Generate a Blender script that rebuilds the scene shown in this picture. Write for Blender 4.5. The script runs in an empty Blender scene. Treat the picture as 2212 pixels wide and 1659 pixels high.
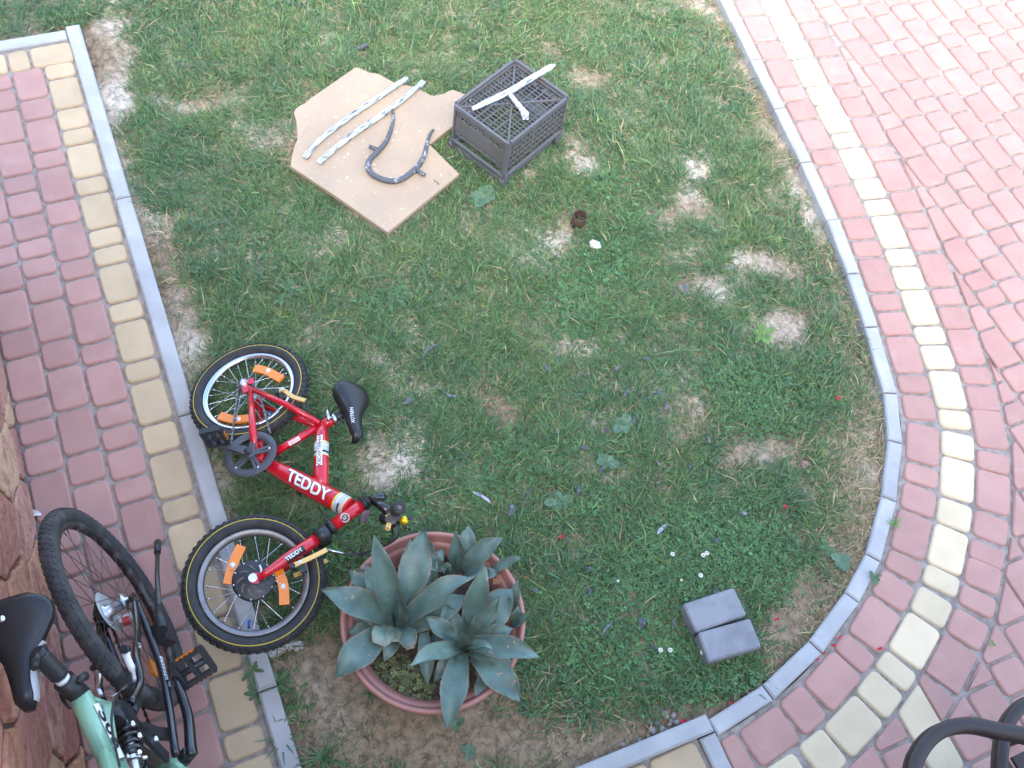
import bpy, bmesh, math, random
import numpy as np
from mathutils import Vector, Matrix

rng = np.random.default_rng(7)
random.seed(7)
sc = bpy.context.scene
COL = sc.collection

# ------------------------------------------------------------------ camera
FPX, CX, CY, CAMZ = 2150.0, 1106.0, 829.5, 3.325         # focal length in units of a 2212 x 1659 frame
ROT = np.array([[0.9171889883523684, -0.2843724357038199, 0.2790997625528111],
                [-0.3824178234521089, -0.824958000288016, 0.4161741295022425],
                [0.11189713111295753, -0.4884430525380358, -0.865391481628988]])
cam_d = bpy.data.cameras.new('camera')
cam = bpy.data.objects.new('camera', cam_d)
COL.objects.link(cam)
cam_d.sensor_fit = 'HORIZONTAL'
cam_d.sensor_width = 36.0
cam_d.lens = 36.0 * FPX / 2212.0
cam_d.clip_start = 0.05
cam_d.clip_end = 500.0
B = ROT @ np.diag([1, -1, -1])
cam.matrix_world = Matrix([[*B[0], 0], [*B[1], 0], [*B[2], CAMZ], [0, 0, 0, 1]])
sc.camera = cam

# ------------------------------------------------------------------ light
SUN_EL, SUN_AZ = math.radians(44), math.radians(203)      # a hazy sun behind the house: open shade
world = bpy.data.worlds.new('World')
sc.world = world
world.use_nodes = True
wn = world.node_tree
bg = wn.nodes['Background']
sky = wn.nodes.new('ShaderNodeTexSky')
sky.sky_type = 'NISHITA'
sky.sun_disc = False
sky.sun_elevation = SUN_EL
sky.sun_rotation = SUN_AZ
sky.air_density = 1.0
sky.dust_density = 4.0
sky.ozone_density = 2.2
wn.links.new(sky.outputs[0], bg.inputs[0])
bg.inputs[1].default_value = 0.15
sun_d = bpy.data.lights.new('sun', 'SUN')
sun_d.energy = 0.5
sun_d.angle = math.radians(45)
sun_d.color = (1.0, 0.98, 0.95)
sun = bpy.data.objects.new('sun', sun_d)
COL.objects.link(sun)
sd = Vector((math.sin(SUN_AZ) * math.cos(SUN_EL), math.cos(SUN_AZ) * math.cos(SUN_EL), math.sin(SUN_EL)))
sun.rotation_euler = sd.to_track_quat('Z', 'Y').to_euler()
sc.view_settings.view_transform = 'Standard'
sc.view_settings.look = 'None'
sc.view_settings.gamma = 1.0
sc.view_settings.use_curve_mapping = False
sc.view_settings.exposure = 2.75
sc.render.engine = 'CYCLES'

# ------------------------------------------------------------------ helpers
def at(x, y, z=0.0):
    """place on the level z that a surveyed sight line meets"""
    r = ROT @ np.array([x - CX, y - CY, FPX])
    t = (z - CAMZ) / r[2]
    return np.array([r[0] * t, r[1] * t, z])

def onp(x, y, p0, n, h=0.0):
    """the same for a tilted plane through p0 with normal n, lifted by h"""
    n = np.array(n, float); n = n / np.linalg.norm(n)
    r = ROT @ np.array([x - CX, y - CY, FPX])
    o = np.array([0, 0, CAMZ])
    t = ((np.array(p0) + n * h - o) @ n) / (r @ n)
    return o + r * t

def zoom(reg, W):
    k = (reg[2] - reg[0]) / W
    return lambda x, y: ((reg[0] + x * k) * 0.540038, (reg[1] + y * k) * 0.540038)

class MB:
    def __init__(s):
        s.v = []; s.f = []; s.sm = []
    def add(s, v, f, smooth=False):
        o = len(s.v)
        s.v += [tuple(map(float, p)) for p in v]
        s.f += [tuple(i + o for i in q) for q in f]
        s.sm += [smooth] * len(f) if isinstance(smooth, bool) else list(smooth)
        return s
    def box(s, c, size, M=None):
        c = np.array(c, float); h = np.array(size, float) / 2
        v = [np.array([a, b, d]) * h for a in (-1, 1) for b in (-1, 1) for d in (-1, 1)]
        if M is not None: v = [np.array(M) @ p for p in v]
        v = [p + c for p in v]
        return s.add(v, [(0, 1, 3, 2), (4, 6, 7, 5), (0, 4, 5, 1), (2, 3, 7, 6), (0, 2, 6, 4), (1, 5, 7, 3)])
    def bar(s, a, b, w, h, up=(0, 0, 1)):
        a = np.array(a, float); b = np.array(b, float)
        d = b - a; L = np.linalg.norm(d); d /= L
        up = np.array(up, float); sd_ = np.cross(up, d); sd_ /= np.linalg.norm(sd_); u = np.cross(d, sd_)
        return s.box((a + b) / 2, (L, w, h), np.array([d, sd_, u]).T)
    def tube(s, pts, r, seg=8, closed=False, cap=True, flat=1.0, up=None):
        P = np.array(pts, float); n = len(P)
        rr = np.full(n, r) if np.isscalar(r) else np.array(r, float)
        T = np.zeros_like(P)
        for i in range(n):
            if closed: T[i] = P[(i + 1) % n] - P[i - 1]
            else: T[i] = P[min(i + 1, n - 1)] - P[max(i - 1, 0)]
            T[i] /= np.linalg.norm(T[i]) + 1e-12
        a = np.array(up, float) if up is not None else (np.array([0, 0, 1.]) if abs(T[0][2]) < .9 else np.array([1., 0, 0]))
        U = np.cross(T[0], a); U /= np.linalg.norm(U)
        v = []
        for i in range(n):
            U = U - T[i] * (U @ T[i]); U /= np.linalg.norm(U)
            W = np.cross(T[i], U)
            for k in range(seg):
                t = 2 * math.pi * (k + .5) / seg
                v.append(P[i] + rr[i] * (math.cos(t) * U + flat * math.sin(t) * W))
        f = []
        m = n if closed else n - 1
        for i in range(m):
            j = (i + 1) % n
            for k in range(seg):
                l = (k + 1) % seg
                f.append((i * seg + k, i * seg + l, j * seg + l, j * seg + k))
        smn = [seg > 4] * len(f)
        if cap and not closed:
            f.append(tuple(range(seg))[::-1]); f.append(tuple((n - 1) * seg + k for k in range(seg))); smn += [False, False]
        return s.add(v, f, smn)
    def lathe(s, prof, seg=32, M=None, closed=False, smooth=True):
        n = len(prof); v = []
        for k in range(seg):
            t = 2 * math.pi * k / seg
            for r, z in prof: v.append((r * math.cos(t), r * math.sin(t), z))
        v = np.array(v)
        if M is not None: v = v @ np.array(M)[:3, :3].T + np.array(M)[:3, 3]
        f = []
        m = n if closed else n - 1
        for k in range(seg):
            l = (k + 1) % seg
            for i in range(m):
                j = (i + 1) % n
                f.append((k * n + i, l * n + i, l * n + j, k * n + j))
        return s.add(v, f, smooth)
    def prism(s, poly, z0, z1, bev=0.0, smooth=False):
        P = np.array(poly, float); n = len(P)
        if bev > 0:
            I = inset(P, bev)
            rings = [np.c_[P, np.full(n, z0)], np.c_[P, np.full(n, z1 - bev)], np.c_[I, np.full(n, z1)]]
        else:
            rings = [np.c_[P, np.full(n, z0)], np.c_[P, np.full(n, z1)]]
        v = np.concatenate(rings); f = []; k = len(rings)
        for a in range(k - 1):
            for i in range(n):
                j = (i + 1) % n
                f.append((a * n + i, a * n + j, (a + 1) * n + j, (a + 1) * n + i))
        sm = [smooth] * len(f)
        f.append(tuple((k - 1) * n + i for i in range(n))); f.append(tuple(range(n))[::-1]); sm += [False, False]
        return s.add(v, f, sm)
    def mesh(s, name, mat, off=(0, 0, 0)):
        me = bpy.data.meshes.new(name)
        o = np.array(off)
        me.from_pydata([tuple(np.array(p) - o) for p in s.v], [], s.f)
        me.polygons.foreach_set('use_smooth', s.sm)
        if mat: me.materials.append(mat)
        me.update()
        return me
    def build(s, name, mat, parent=None, off=None):
        """verts are world coordinates; parent's world origin is subtracted"""
        o = worigin(parent) if off is None else np.array(off)
        ob = bpy.data.objects.new(name, s.mesh(name, mat, o))
        COL.objects.link(ob)
        if parent is not None: ob.parent = parent
        elif off is not None: ob.location = off
        return ob

def worigin(o):
    p = np.zeros(3)
    while o is not None:
        p += np.array(o.location); o = o.parent
    return p

def inset(P, d):
    n = len(P); out = []
    area = 0.5 * sum(P[i][0] * P[(i + 1) % n][1] - P[(i + 1) % n][0] * P[i][1] for i in range(n))
    sg = 1 if area > 0 else -1
    for i in range(n):
        a, b, c = P[i - 1], P[i], P[(i + 1) % n]
        e1 = (b - a) / (np.linalg.norm(b - a) + 1e-9); e2 = (c - b) / (np.linalg.norm(c - b) + 1e-9)
        n1 = sg * np.array([-e1[1], e1[0]]); n2 = sg * np.array([-e2[1], e2[0]])
        m = n1 + n2; L = m @ m
        out.append(b + m * (2 * d / max(L, .6)) )
    return np.array(out)

def tag(o, label=None, cat=None, group=None, kind=None):
    if label: o['label'] = label
    if cat: o['category'] = cat
    if group: o['group'] = group
    if kind: o['kind'] = kind
    return o

def thing(name, label, cat, loc, group=None):
    o = bpy.data.objects.new(name, None)
    o.empty_display_size = .05
    COL.objects.link(o)
    o.location = [float(q) for q in loc]
    return tag(o, label, cat, group)

def smoothpts(P, n=8, closed=False):
    P = np.array(P, float); m = len(P); out = []
    rngi = range(m if closed else m - 1)
    for i in rngi:
        p0 = P[i - 1] if (closed or i > 0) else 2 * P[0] - P[1]
        p1, p2 = P[i], P[(i + 1) % m]
        p3 = P[(i + 2) % m] if (closed or i + 2 < m) else 2 * P[-1] - P[-2]
        for k in range(n):
            t = k / n
            out.append(.5 * ((2 * p1) + (-p0 + p2) * t + (2 * p0 - 5 * p1 + 4 * p2 - p3) * t * t + (-p0 + 3 * p1 - 3 * p2 + p3) * t ** 3))
    if not closed: out.append(P[-1])
    return np.array(out)

# ------------------------------------------------------------------ materials
def mat(name, col, rough=.6, metal=0., noise=None, bump=None, rnd=0., col2=None, spec=None, coat=0., speck=None, trans=0., wear=None, grain=None):
    m = bpy.data.materials.new(name); m.use_nodes = True
    nt = m.node_tree; N = nt.nodes; L = nt.links
    b = N['Principled BSDF']
    b.inputs['Roughness'].default_value = rough
    b.inputs['Metallic'].default_value = metal
    if spec is not None: b.inputs['Specular IOR Level'].default_value = spec
    b.inputs['Coat Weight'].default_value = coat
    tc = N.new('ShaderNodeTexCoord')
    oi = N.new('ShaderNodeObjectInfo')
    # shift the texture per object so that copies differ
    vm = N.new('ShaderNodeVectorMath'); vm.operation = 'ADD'
    sc_ = N.new('ShaderNodeVectorMath'); sc_.operation = 'SCALE'; sc_.inputs[0].default_value = (31, 17, 23)
    L.new(oi.outputs['Random'], sc_.inputs['Scale'])
    L.new(tc.outputs['Object'], vm.inputs[0]); L.new(sc_.outputs[0], vm.inputs[1])
    vec = vm.outputs[0]
    if grain is not None:
        mp = N.new('ShaderNodeMapping'); mp.vector_type = 'TEXTURE'; mp.inputs['Rotation'].default_value = (0, 0, grain[0]); mp.inputs['Scale'].default_value = (grain[1], 1, 1)
        L.new(vec, mp.inputs['Vector']); vec = mp.outputs[0]
    rgb = N.new('ShaderNodeRGB'); rgb.outputs[0].default_value = (*col, 1)
    out = rgb.outputs[0]
    def mixcol(fac, a, c2, mode='MIX'):
        mx = N.new('ShaderNodeMix'); mx.data_type = 'RGBA'; mx.blend_type = mode
        if isinstance(fac, float): mx.inputs[0].default_value = fac
        else: L.new(fac, mx.inputs[0])
        L.new(a, mx.inputs[6])
        if isinstance(c2, tuple): mx.inputs[7].default_value = (*c2, 1)
        else: L.new(c2, mx.inputs[7])
        return mx.outputs[2]
    def noi(scale, detail=4., lo=.35, hi=.65, dist=0.):
        n = N.new('ShaderNodeTexNoise'); n.inputs['Scale'].default_value = scale; n.inputs['Detail'].default_value = detail
        n.inputs['Distortion'].default_value = dist
        L.new(vec, n.inputs['Vector'])
        mr = N.new('ShaderNodeMapRange'); mr.inputs[1].default_value = lo; mr.inputs[2].default_value = hi
        L.new(n.outputs['Fac'], mr.inputs[0])
        return mr.outputs[0]
    if col2 is not None:
        sN, lo, hi = noise if noise else (12., .4, .6)
        out = mixcol(noi(sN, 6., lo, hi), out, col2)
    if rnd > 0:
        mr = N.new('ShaderNodeMapRange'); mr.inputs[3].default_value = 1 - rnd; mr.inputs[4].default_value = 1 + rnd
        L.new(oi.outputs['Random'], mr.inputs[0])
        cb = N.new('ShaderNodeCombineColor')
        for i in range(3): L.new(mr.outputs[0], cb.inputs[i])
        out = mixcol(1.0, out, cb.outputs[0], 'MULTIPLY')
    if speck is not None:
        sN, cc, lo, hi, amt = speck
        mm = N.new('ShaderNodeMath'); mm.operation = 'MULTIPLY'; mm.inputs[1].default_value = amt
        L.new(noi(sN, 2., lo, hi), mm.inputs[0])
        out = mixcol(mm.outputs[0], out, cc)
    if wear is not None:
        sN, cc, lo, hi, amt = wear
        mm = N.new('ShaderNodeMath'); mm.operation = 'MULTIPLY'; mm.inputs[1].default_value = amt
        L.new(noi(sN, 8., lo, hi, .6), mm.inputs[0])
        out = mixcol(mm.outputs[0], out, cc)
    L.new(out, b.inputs['Base Color'])
    if bump is not None:
        n = N.new('ShaderNodeTexNoise'); n.inputs['Scale'].default_value = bump[0]; n.inputs['Detail'].default_value = 5
        L.new(vec, n.inputs['Vector'])
        bp = N.new('ShaderNodeBump'); bp.inputs['Strength'].default_value = bump[1]; bp.inputs['Distance'].default_value = bump[2] if len(bump) > 2 else .004
        L.new(n.outputs['Fac'], bp.inputs['Height']); L.new(bp.outputs[0], b.inputs['Normal'])
    if trans > 0:
        tr = N.new('ShaderNodeBsdfTranslucent'); L.new(out, tr.inputs[0])
        ms = N.new('ShaderNodeMixShader'); ms.inputs[0].default_value = trans
        L.new(b.outputs[0], ms.inputs[1]); L.new(tr.outputs[0], ms.inputs[2])
        L.new(ms.outputs[0], N['Material Output'].inputs['Surface'])
    return m

def attr_mat(name, rough, trans=0., spec=.4, bump=None):
    m = bpy.data.materials.new(name); m.use_nodes = True
    nt = m.node_tree; N = nt.nodes; L = nt.links; b = N['Principled BSDF']
    a = N.new('ShaderNodeAttribute'); a.attribute_name = 'col'
    L.new(a.outputs['Color'], b.inputs['Base Color'])
    b.inputs['Roughness'].default_value = rough; b.inputs['Specular IOR Level'].default_value = spec
    if trans > 0:
        tr = N.new('ShaderNodeBsdfTranslucent'); L.new(a.outputs['Color'], tr.inputs[0])
        ms = N.new('ShaderNodeMixShader'); ms.inputs[0].default_value = trans
        L.new(b.outputs[0], ms.inputs[1]); L.new(tr.outputs[0], ms.inputs[2])
        L.new(ms.outputs[0], N['Material Output'].inputs['Surface'])
    return m

M = {}
_a, _b = at(*zoom((1100, 200, 2400, 1000), 2212)(225, 700)), at(*zoom((1100, 200, 2400, 1000), 2212)(855, 218)); GRAIN1 = math.atan2(_b[1] - _a[1], _b[0] - _a[0])
M['red_paver'] = mat('red_paver', (.44, .25, .205), .9, col2=(.405, .225, .185), noise=(9., .4, .62), rnd=.085, bump=(320., .35, .002), speck=(420., (.62, .40, .36), .6, .75, .35), wear=(16., (.52, .36, .32), .6, .8, .35))
M['yellow_paver'] = mat('yellow_paver', (.55, .41, .25), .9, col2=(.49, .37, .225), noise=(8., .4, .62), rnd=.1, bump=(320., .35, .002), speck=(420., (.72, .58, .40), .6, .75, .3), wear=(12., (.45, .33, .22), .6, .8, .35))
M['yellow_paver_light'] = mat('yellow_paver_light', (.64, .52, .34), .9, col2=(.58, .47, .305), noise=(8., .4, .62), rnd=.08, bump=(320., .35, .002), speck=(420., (.78, .68, .52), .6, .75, .3), wear=(12., (.5, .4, .28), .62, .8, .3))
M['kerb'] = mat('kerb_concrete', (.43, .43, .425), .9, col2=(.36, .36, .355), noise=(7., .4, .6), rnd=.07, bump=(250., .3, .002), speck=(300., (.33, .33, .33), .62, .75, .4), wear=(10., (.32, .28, .22), .64, .8, .5))
M['sand'] = mat('joint_sand', (.34, .30, .26), .95, col2=(.22, .19, .16), noise=(30., .4, .6), bump=(200., .8, .004), speck=(260., (.5, .46, .42), .6, .7, .6))
M['grey_block'] = mat('grey_block', (.27, .275, .29), .9, col2=(.21, .215, .23), noise=(14., .4, .62), rnd=.06, bump=(300., .5, .002), speck=(160., (.38, .38, .38), .64, .74, .5), wear=(18., (.30, .28, .24), .64, .8, .45))
M['plaster'] = mat('plaster', (.62, .56, .46), .9, col2=(.57, .51, .42), noise=(3., .4, .6), bump=(90., .4, .004))
M['grout'] = mat('grout', (.16, .15, .14), .95, col2=(.24, .22, .20), noise=(25., .4, .6), bump=(150., .7, .004))
M['black_plastic'] = mat('black_plastic', (.022, .023, .025), .45, bump=(300., .1, .001), wear=(30., (.07, .065, .06), .55, .8, .5))
M['black_gloss'] = mat('black_gloss_paint', (.012, .012, .014), .22, coat=.5, wear=(25., (.05, .045, .04), .6, .8, .3))
M['rubber'] = mat('tyre_rubber', (.026, .026, .028), .75, col2=(.045, .042, .038), noise=(30., .45, .7), bump=(200., .2, .001))
M['rubber2'] = mat('worn_tyre_rubber', (.035, .034, .034), .8, col2=(.075, .068, .06), noise=(25., .42, .7), bump=(200., .3, .001))
M['stripe_yellow'] = mat('stripe_yellow', (.50, .38, .03), .6)
M['chrome'] = mat('chrome', (.62, .63, .66), .22, metal=1.)
M['alu'] = mat('aluminium', (.58, .58, .60), .35, metal=1., wear=(40., (.3, .28, .26), .6, .8, .5))
M['dull_rim'] = mat('dull_rim', (.26, .245, .24), .45, metal=.8, wear=(30., (.12, .10, .09), .5, .75, .6))
M['steel_dark'] = mat('dark_steel', (.09, .085, .08), .45, metal=.8, col2=(.17, .13, .10), noise=(60., .5, .7))
M['red_paint'] = mat('red_paint', (.56, .006, .020), .25, coat=.6, col2=(.50, .008, .02), noise=(30., .45, .6), wear=(45., (.30, .02, .03), .66, .78, .4))
M['orange'] = mat('orange_reflector', (.80, .22, .008), .3, coat=.4, bump=(400., .3, .001))
M['gold'] = mat('gold_anodised', (.72, .46, .16), .38, metal=.55)
M['yellow_bright'] = mat('yellow_bell', (.80, .52, .02), .2, metal=.6)
M['white'] = mat('white_print', (.80, .80, .80), .4)
M['lightgrey'] = mat('silver_print', (.45, .46, .48), .4)
M['black_print'] = mat('black_print', (.015, .015, .018), .4)
M['yellow_print'] = mat('yellow_print', (.80, .58, .02), .4)
M['blue_cap'] = mat('blue_cap', (.01, .07, .38), .3, metal=.4)
M['green_paint'] = mat('green_paint', (.27, .50, .33), .3, coat=.5, col2=(.25, .47, .31), noise=(10., .4, .6), wear=(60., (.14, .16, .12), .68, .8, .5))
M['guard'] = mat('pale_guard', (.42, .41, .39), .4, wear=(30., (.25, .23, .2), .5, .8, .6))
M['white_plastic'] = mat('white_plastic', (.72, .72, .70), .4, wear=(30., (.4, .38, .35), .6, .8, .5))
M['saddle'] = mat('saddle_vinyl', (.014, .014, .016), .33, bump=(500., .15, .001))
M['grey_vinyl'] = mat('grey_vinyl', (.48, .49, .50), .4)
M['terracotta'] = mat('pot_plastic', (.40, .185, .15), .5, col2=(.36, .17, .14), noise=(8., .4, .6), wear=(14., (.36, .22, .18), .6, .8, .5))
M['pot_soil'] = mat('pot_soil', (.055, .038, .027), .95, col2=(.10, .075, .05), noise=(40., .4, .62), bump=(90., 1., .01))
M['board'] = mat('chipboard', (.40, .305, .21), .8, col2=(.355, .275, .195), noise=(5., .4, .62), bump=(300., .2, .001), speck=(60., (.72, .68, .62), .66, .76, .5), wear=(22., (.36, .33, .30), .66, .78, .55))
M['bark'] = mat('peeling_painted_steel', (.47, .54, .55), .55, col2=(.10, .12, .14), noise=(150., .52, .60), bump=(120., .8, .004), grain=(GRAIN1, 8.))
M['bark_dark'] = mat('dark_peeling_painted_steel', (.085, .09, .10), .6, col2=(.36, .39, .41), noise=(45., .56, .68), bump=(80., .6, .004))
M['crate'] = mat('crate_plastic', (.105, .108, .118), .5, col2=(.12, .11, .105), noise=(9., .45, .7), bump=(120., .25, .002), wear=(20., (.16, .15, .15), .6, .85, .6))
M['rust'] = mat('rusty_steel', (.07, .05, .042), .7, metal=.3, col2=(.12, .07, .045), noise=(30., .45, .6), bump=(90., .5, .003))
M['glass_lump'] = mat('pale_green_lump', (.50, .58, .53), .15, bump=(30., .6, .01), col2=(.66, .74, .70), noise=(40., .45, .6))
M['flake'] = mat('paint_flake', (.075, .08, .095), .55, col2=(.19, .20, .225), noise=(40., .5, .65), rnd=.3)
M['flake_light'] = mat('paint_flake_light', (.40, .42, .46), .55, col2=(.16, .17, .2), noise=(50., .5, .6))
M['petal'] = mat('petal', (.62, .012, .045), .6, rnd=.25, trans=.2)
M['daisy'] = mat('daisy_petal', (.82, .82, .80), .6, trans=.2)
M['daisy_eye'] = mat('daisy_eye', (.75, .48, .03), .7)
M['pebble'] = mat('pebble', (.36, .31, .27), .8, col2=(.22, .2, .19), noise=(20., .4, .6), rnd=.35)
M['white_rubble'] = mat('white_rubble', (.60, .59, .57), .9, col2=(.40, .39, .37), noise=(40., .4, .6), bump=(70., .8, .006))
M['brown_chip'] = mat('brick_chip', (.30, .17, .13), .8, col2=(.24, .14, .11), noise=(30., .4, .6))
M['dry_leaf'] = mat('dry_leaf', (.20, .105, .115), .7, col2=(.13, .075, .085), noise=(30., .4, .6))
M['tan_leaf'] = mat('tan_leaf', (.42, .25, .14), .7, col2=(.30, .17, .09), noise=(40., .4, .6))
M['weed'] = mat('weed_leaf', (.11, .20, .075), .5, col2=(.08, .155, .065), noise=(25., .4, .6), trans=.25, rnd=.2)
M['weed_bright'] = mat('bright_weed_leaf', (.21, .35, .075), .5, col2=(.14, .26, .06), noise=(25., .4, .6), trans=.25, rnd=.15)
M['weed_blue'] = mat('bluish_weed_leaf', (.14, .235, .135), .5, col2=(.10, .185, .105), noise=(25., .4, .6), trans=.2, rnd=.2)
M['chair'] = mat('brown_powder_coat', (.030, .020, .016), .45, bump=(300., .15, .001), wear=(30., (.06, .045, .035), .6, .85, .4))
def stone_mat():
    m = mat('flagstone', (.44, .21, .12), .85, bump=(22., 1., .03), wear=(11., (.33, .12, .10), .48, .66, .75), speck=(160., (.16, .10, .08), .62, .74, .5))
    nt = m.node_tree; N = nt.nodes; L = nt.links
    rgb = [n for n in N if n.type == 'RGB'][0]; oi = [n for n in N if n.type == 'OBJECT_INFO'][0]
    cr = N.new('ShaderNodeValToRGB'); e = cr.color_ramp.elements
    e[0].position = 0; e[0].color = (.50, .22, .12, 1); e[1].position = 1; e[1].color = (.54, .35, .19, 1)
    for p, c in ((.25, (.55, .29, .15)), (.5, (.38, .15, .115)), (.75, (.58, .33, .23))):
        k = e.new(p); k.color = (*c, 1)
    for l in list(rgb.outputs[0].links):
        L.new(cr.outputs[0], l.to_socket)
    L.new(oi.outputs['Random'], cr.inputs[0])
    return m
M['stone'] = stone_mat()

def soil_mat():
    m = bpy.data.materials.new('soil'); m.use_nodes = True
    nt = m.node_tree; N = nt.nodes; L = nt.links; b = N['Principled BSDF']; b.inputs['Roughness'].default_value = .95
    b.inputs['Specular IOR Level'].default_value = .2
    tc = N.new('ShaderNodeTexCoord')
    def noi(s, d=6.):
        n = N.new('ShaderNodeTexNoise'); n.inputs['Scale'].default_value = s; n.inputs['Detail'].default_value = d; L.new(tc.outputs['Object'], n.inputs['Vector']); return n
    n1 = noi(2.2); n2 = noi(38.); n3 = noi(170., 3.)
    r1 = N.new('ShaderNodeValToRGB'); r1.color_ramp.elements[0].position = .36; r1.color_ramp.elements[1].position = .62
    r1.color_ramp.elements[0].color = (.30, .225, .145, 1); r1.color_ramp.elements[1].color = (.62, .55, .445, 1)
    L.new(n1.outputs['Fac'], r1.inputs[0])
    r2 = N.new('ShaderNodeMapRange'); r2.inputs[1].default_value = .34; r2.inputs[2].default_value = .62; r2.inputs[3].default_value = .62; r2.inputs[4].default_value = 1.12
    L.new(n2.outputs['Fac'], r2.inputs[0])
    mx = N.new('ShaderNodeVectorMath'); mx.operation = 'SCALE'; L.new(r2.outputs[0], mx.inputs['Scale'])
    # browner towards the house: moist loam, with shade there partly painted in
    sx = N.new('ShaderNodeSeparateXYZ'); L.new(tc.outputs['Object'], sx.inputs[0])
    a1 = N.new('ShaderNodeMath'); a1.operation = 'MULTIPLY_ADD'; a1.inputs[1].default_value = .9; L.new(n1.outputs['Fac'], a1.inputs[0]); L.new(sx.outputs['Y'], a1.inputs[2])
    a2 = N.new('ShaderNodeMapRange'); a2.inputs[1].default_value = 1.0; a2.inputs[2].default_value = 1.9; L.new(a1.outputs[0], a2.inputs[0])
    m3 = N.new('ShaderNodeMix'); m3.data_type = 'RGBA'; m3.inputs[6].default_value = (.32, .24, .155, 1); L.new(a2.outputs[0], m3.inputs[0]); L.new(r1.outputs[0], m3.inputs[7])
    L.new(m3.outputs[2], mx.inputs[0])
    vo = N.new('ShaderNodeTexVoronoi'); vo.feature = 'DISTANCE_TO_EDGE'; vo.inputs['Scale'].default_value = 17.; L.new(tc.outputs['Object'], vo.inputs['Vector'])
    wv = N.new('ShaderNodeVectorMath'); wv.operation = 'MULTIPLY_ADD'
    wv.inputs[1].default_value = (.06, .06, .06); L.new(n2.outputs['Color'], wv.inputs[0]); L.new(tc.outputs['Object'], wv.inputs[2]); L.new(wv.outputs[0], vo.inputs['Vector'])
    cr = N.new('ShaderNodeMapRange'); cr.inputs[1].default_value = 0.; cr.inputs[2].default_value = .035; cr.inputs[3].default_value = .0; cr.inputs[4].default_value = 1.
    L.new(vo.outputs['Distance'], cr.inputs[0])
    L.new(mx.outputs[0], b.inputs['Base Color'])
    ad = N.new('ShaderNodeMath'); ad.operation = 'ADD'; L.new(cr.outputs[0], ad.inputs[0]); L.new(n3.outputs['Fac'], ad.inputs[1])
    ad2 = N.new('ShaderNodeMath'); ad2.operation = 'MULTIPLY_ADD'; ad2.inputs[1].default_value = 1.6; L.new(n2.outputs['Fac'], ad2.inputs[0]); L.new(ad.outputs[0], ad2.inputs[2])
    bp = N.new('ShaderNodeBump'); bp.inputs['Strength'].default_value = .7; bp.inputs['Distance'].default_value = .008
    L.new(ad2.outputs[0], bp.inputs['Height']); L.new(bp.outputs[0], b.inputs['Normal'])
    return m
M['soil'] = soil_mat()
M['grass'] = attr_mat('grass_blades', .5, .22, .45)
M['clover'] = attr_mat('clover_leaves', .5, .2, .4)
M['agave'] = None

# ------------------------------------------------------------------ layout of the garden
GZ = -0.028                                              # level of the soil in the lawn
KERB = np.array([(.62, .075), (.80, .095), (.99, .118), (1.19, .146), (1.321, .160), (1.47, .187), (1.63, .233), (1.856, .333), (2.066, .460), (2.19, .572), (2.309, .693), (2.413, .823), (2.490, .940), (2.567, 1.117), (2.631, 1.319),
                 (2.690, 1.527), (2.750, 1.745), (2.796, 1.955), (2.833, 2.160), (2.873, 2.394), (2.911, 2.667), (2.951, 2.923), (2.993, 3.203), (3.05, 3.6), (3.14, 4.2), (3.3, 5.0), (3.6, 6.2), (4.0, 7.6)])
KC = smoothpts(np.c_[KERB, np.zeros(len(KERB))], 12)[:, :2]
_d = np.r_[0, np.cumsum(np.hypot(*np.diff(KC, axis=0).T))]
KLEN = _d[-1]
def kcurve(s, off=0.):
    """point and unit tangent of the courtyard kerb's outer edge, off to the courtyard side"""
    x = np.interp(s, _d, KC[:, 0]); y = np.interp(s, _d, KC[:, 1])
    e = .03
    a = np.array([np.interp(s - e, _d, KC[:, 0]), np.interp(s - e, _d, KC[:, 1])]); b = np.array([np.interp(s + e, _d, KC[:, 0]), np.interp(s + e, _d, KC[:, 1])])
    t = (b - a) / np.linalg.norm(b - a)
    nrm = np.array([t[1], -t[0]])
    return np.array([x, y]) + nrm * off, t, nrm
def xmax(y): return np.interp(y, KC[:, 1], KC[:, 0])
def visible(p, m=60):
    c = ROT.T @ (np.array(p) - [0, 0, CAMZ])
    if c[2] <= 0: return False
    x, y = CX + FPX * c[0] / c[2], CY + FPX * c[1] / c[2]
    return -m < x < 2212 + m and -m < y < 1659 + m

# ---- soil: one sheet to the horizon, fine where the lawn is
def ground():
    xs = np.r_[-60, -20, -6, -3, np.arange(-1.2, 3.6, .03), 5, 8, 20, 60]
    ys = np.r_[-60, -20, -6, -2, np.arange(-.3, 4.8, .03), 6, 8, 20, 60]
    X, Y = np.meshgrid(xs, ys)
    Z = np.full(X.shape, GZ)
    r = np.random.default_rng(3)
    H = np.zeros(X.shape)
    for k in range(60):
        a = r.uniform(0, 2 * math.pi); f = r.uniform(4, 30); H += np.sin(f * (X * math.cos(a) + Y * math.sin(a)) + r.uniform(0, 6.28)) * (1.6 / f ** .8)
    lawn = (X > -.05) & (X < xmax(Y) - .09) & (Y > .27) & (Y < 4.7)
    Z += np.where(lawn, .0040 * H, -.02)
    n, m = X.shape
    v = np.c_[X.ravel(), Y.ravel(), Z.ravel()]
    i = np.arange(n * m).reshape(n, m)
    f = np.c_[i[:-1, :-1].ravel(), i[:-1, 1:].ravel(), i[1:, 1:].ravel(), i[1:, :-1].ravel()]
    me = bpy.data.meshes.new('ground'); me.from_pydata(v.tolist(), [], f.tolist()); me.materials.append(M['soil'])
    me.polygons.foreach_set('use_smooth', [True] * len(me.polygons))
    o = bpy.data.objects.new('ground', me); COL.objects.link(o); tag(o, kind='structure')
ground()

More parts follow.
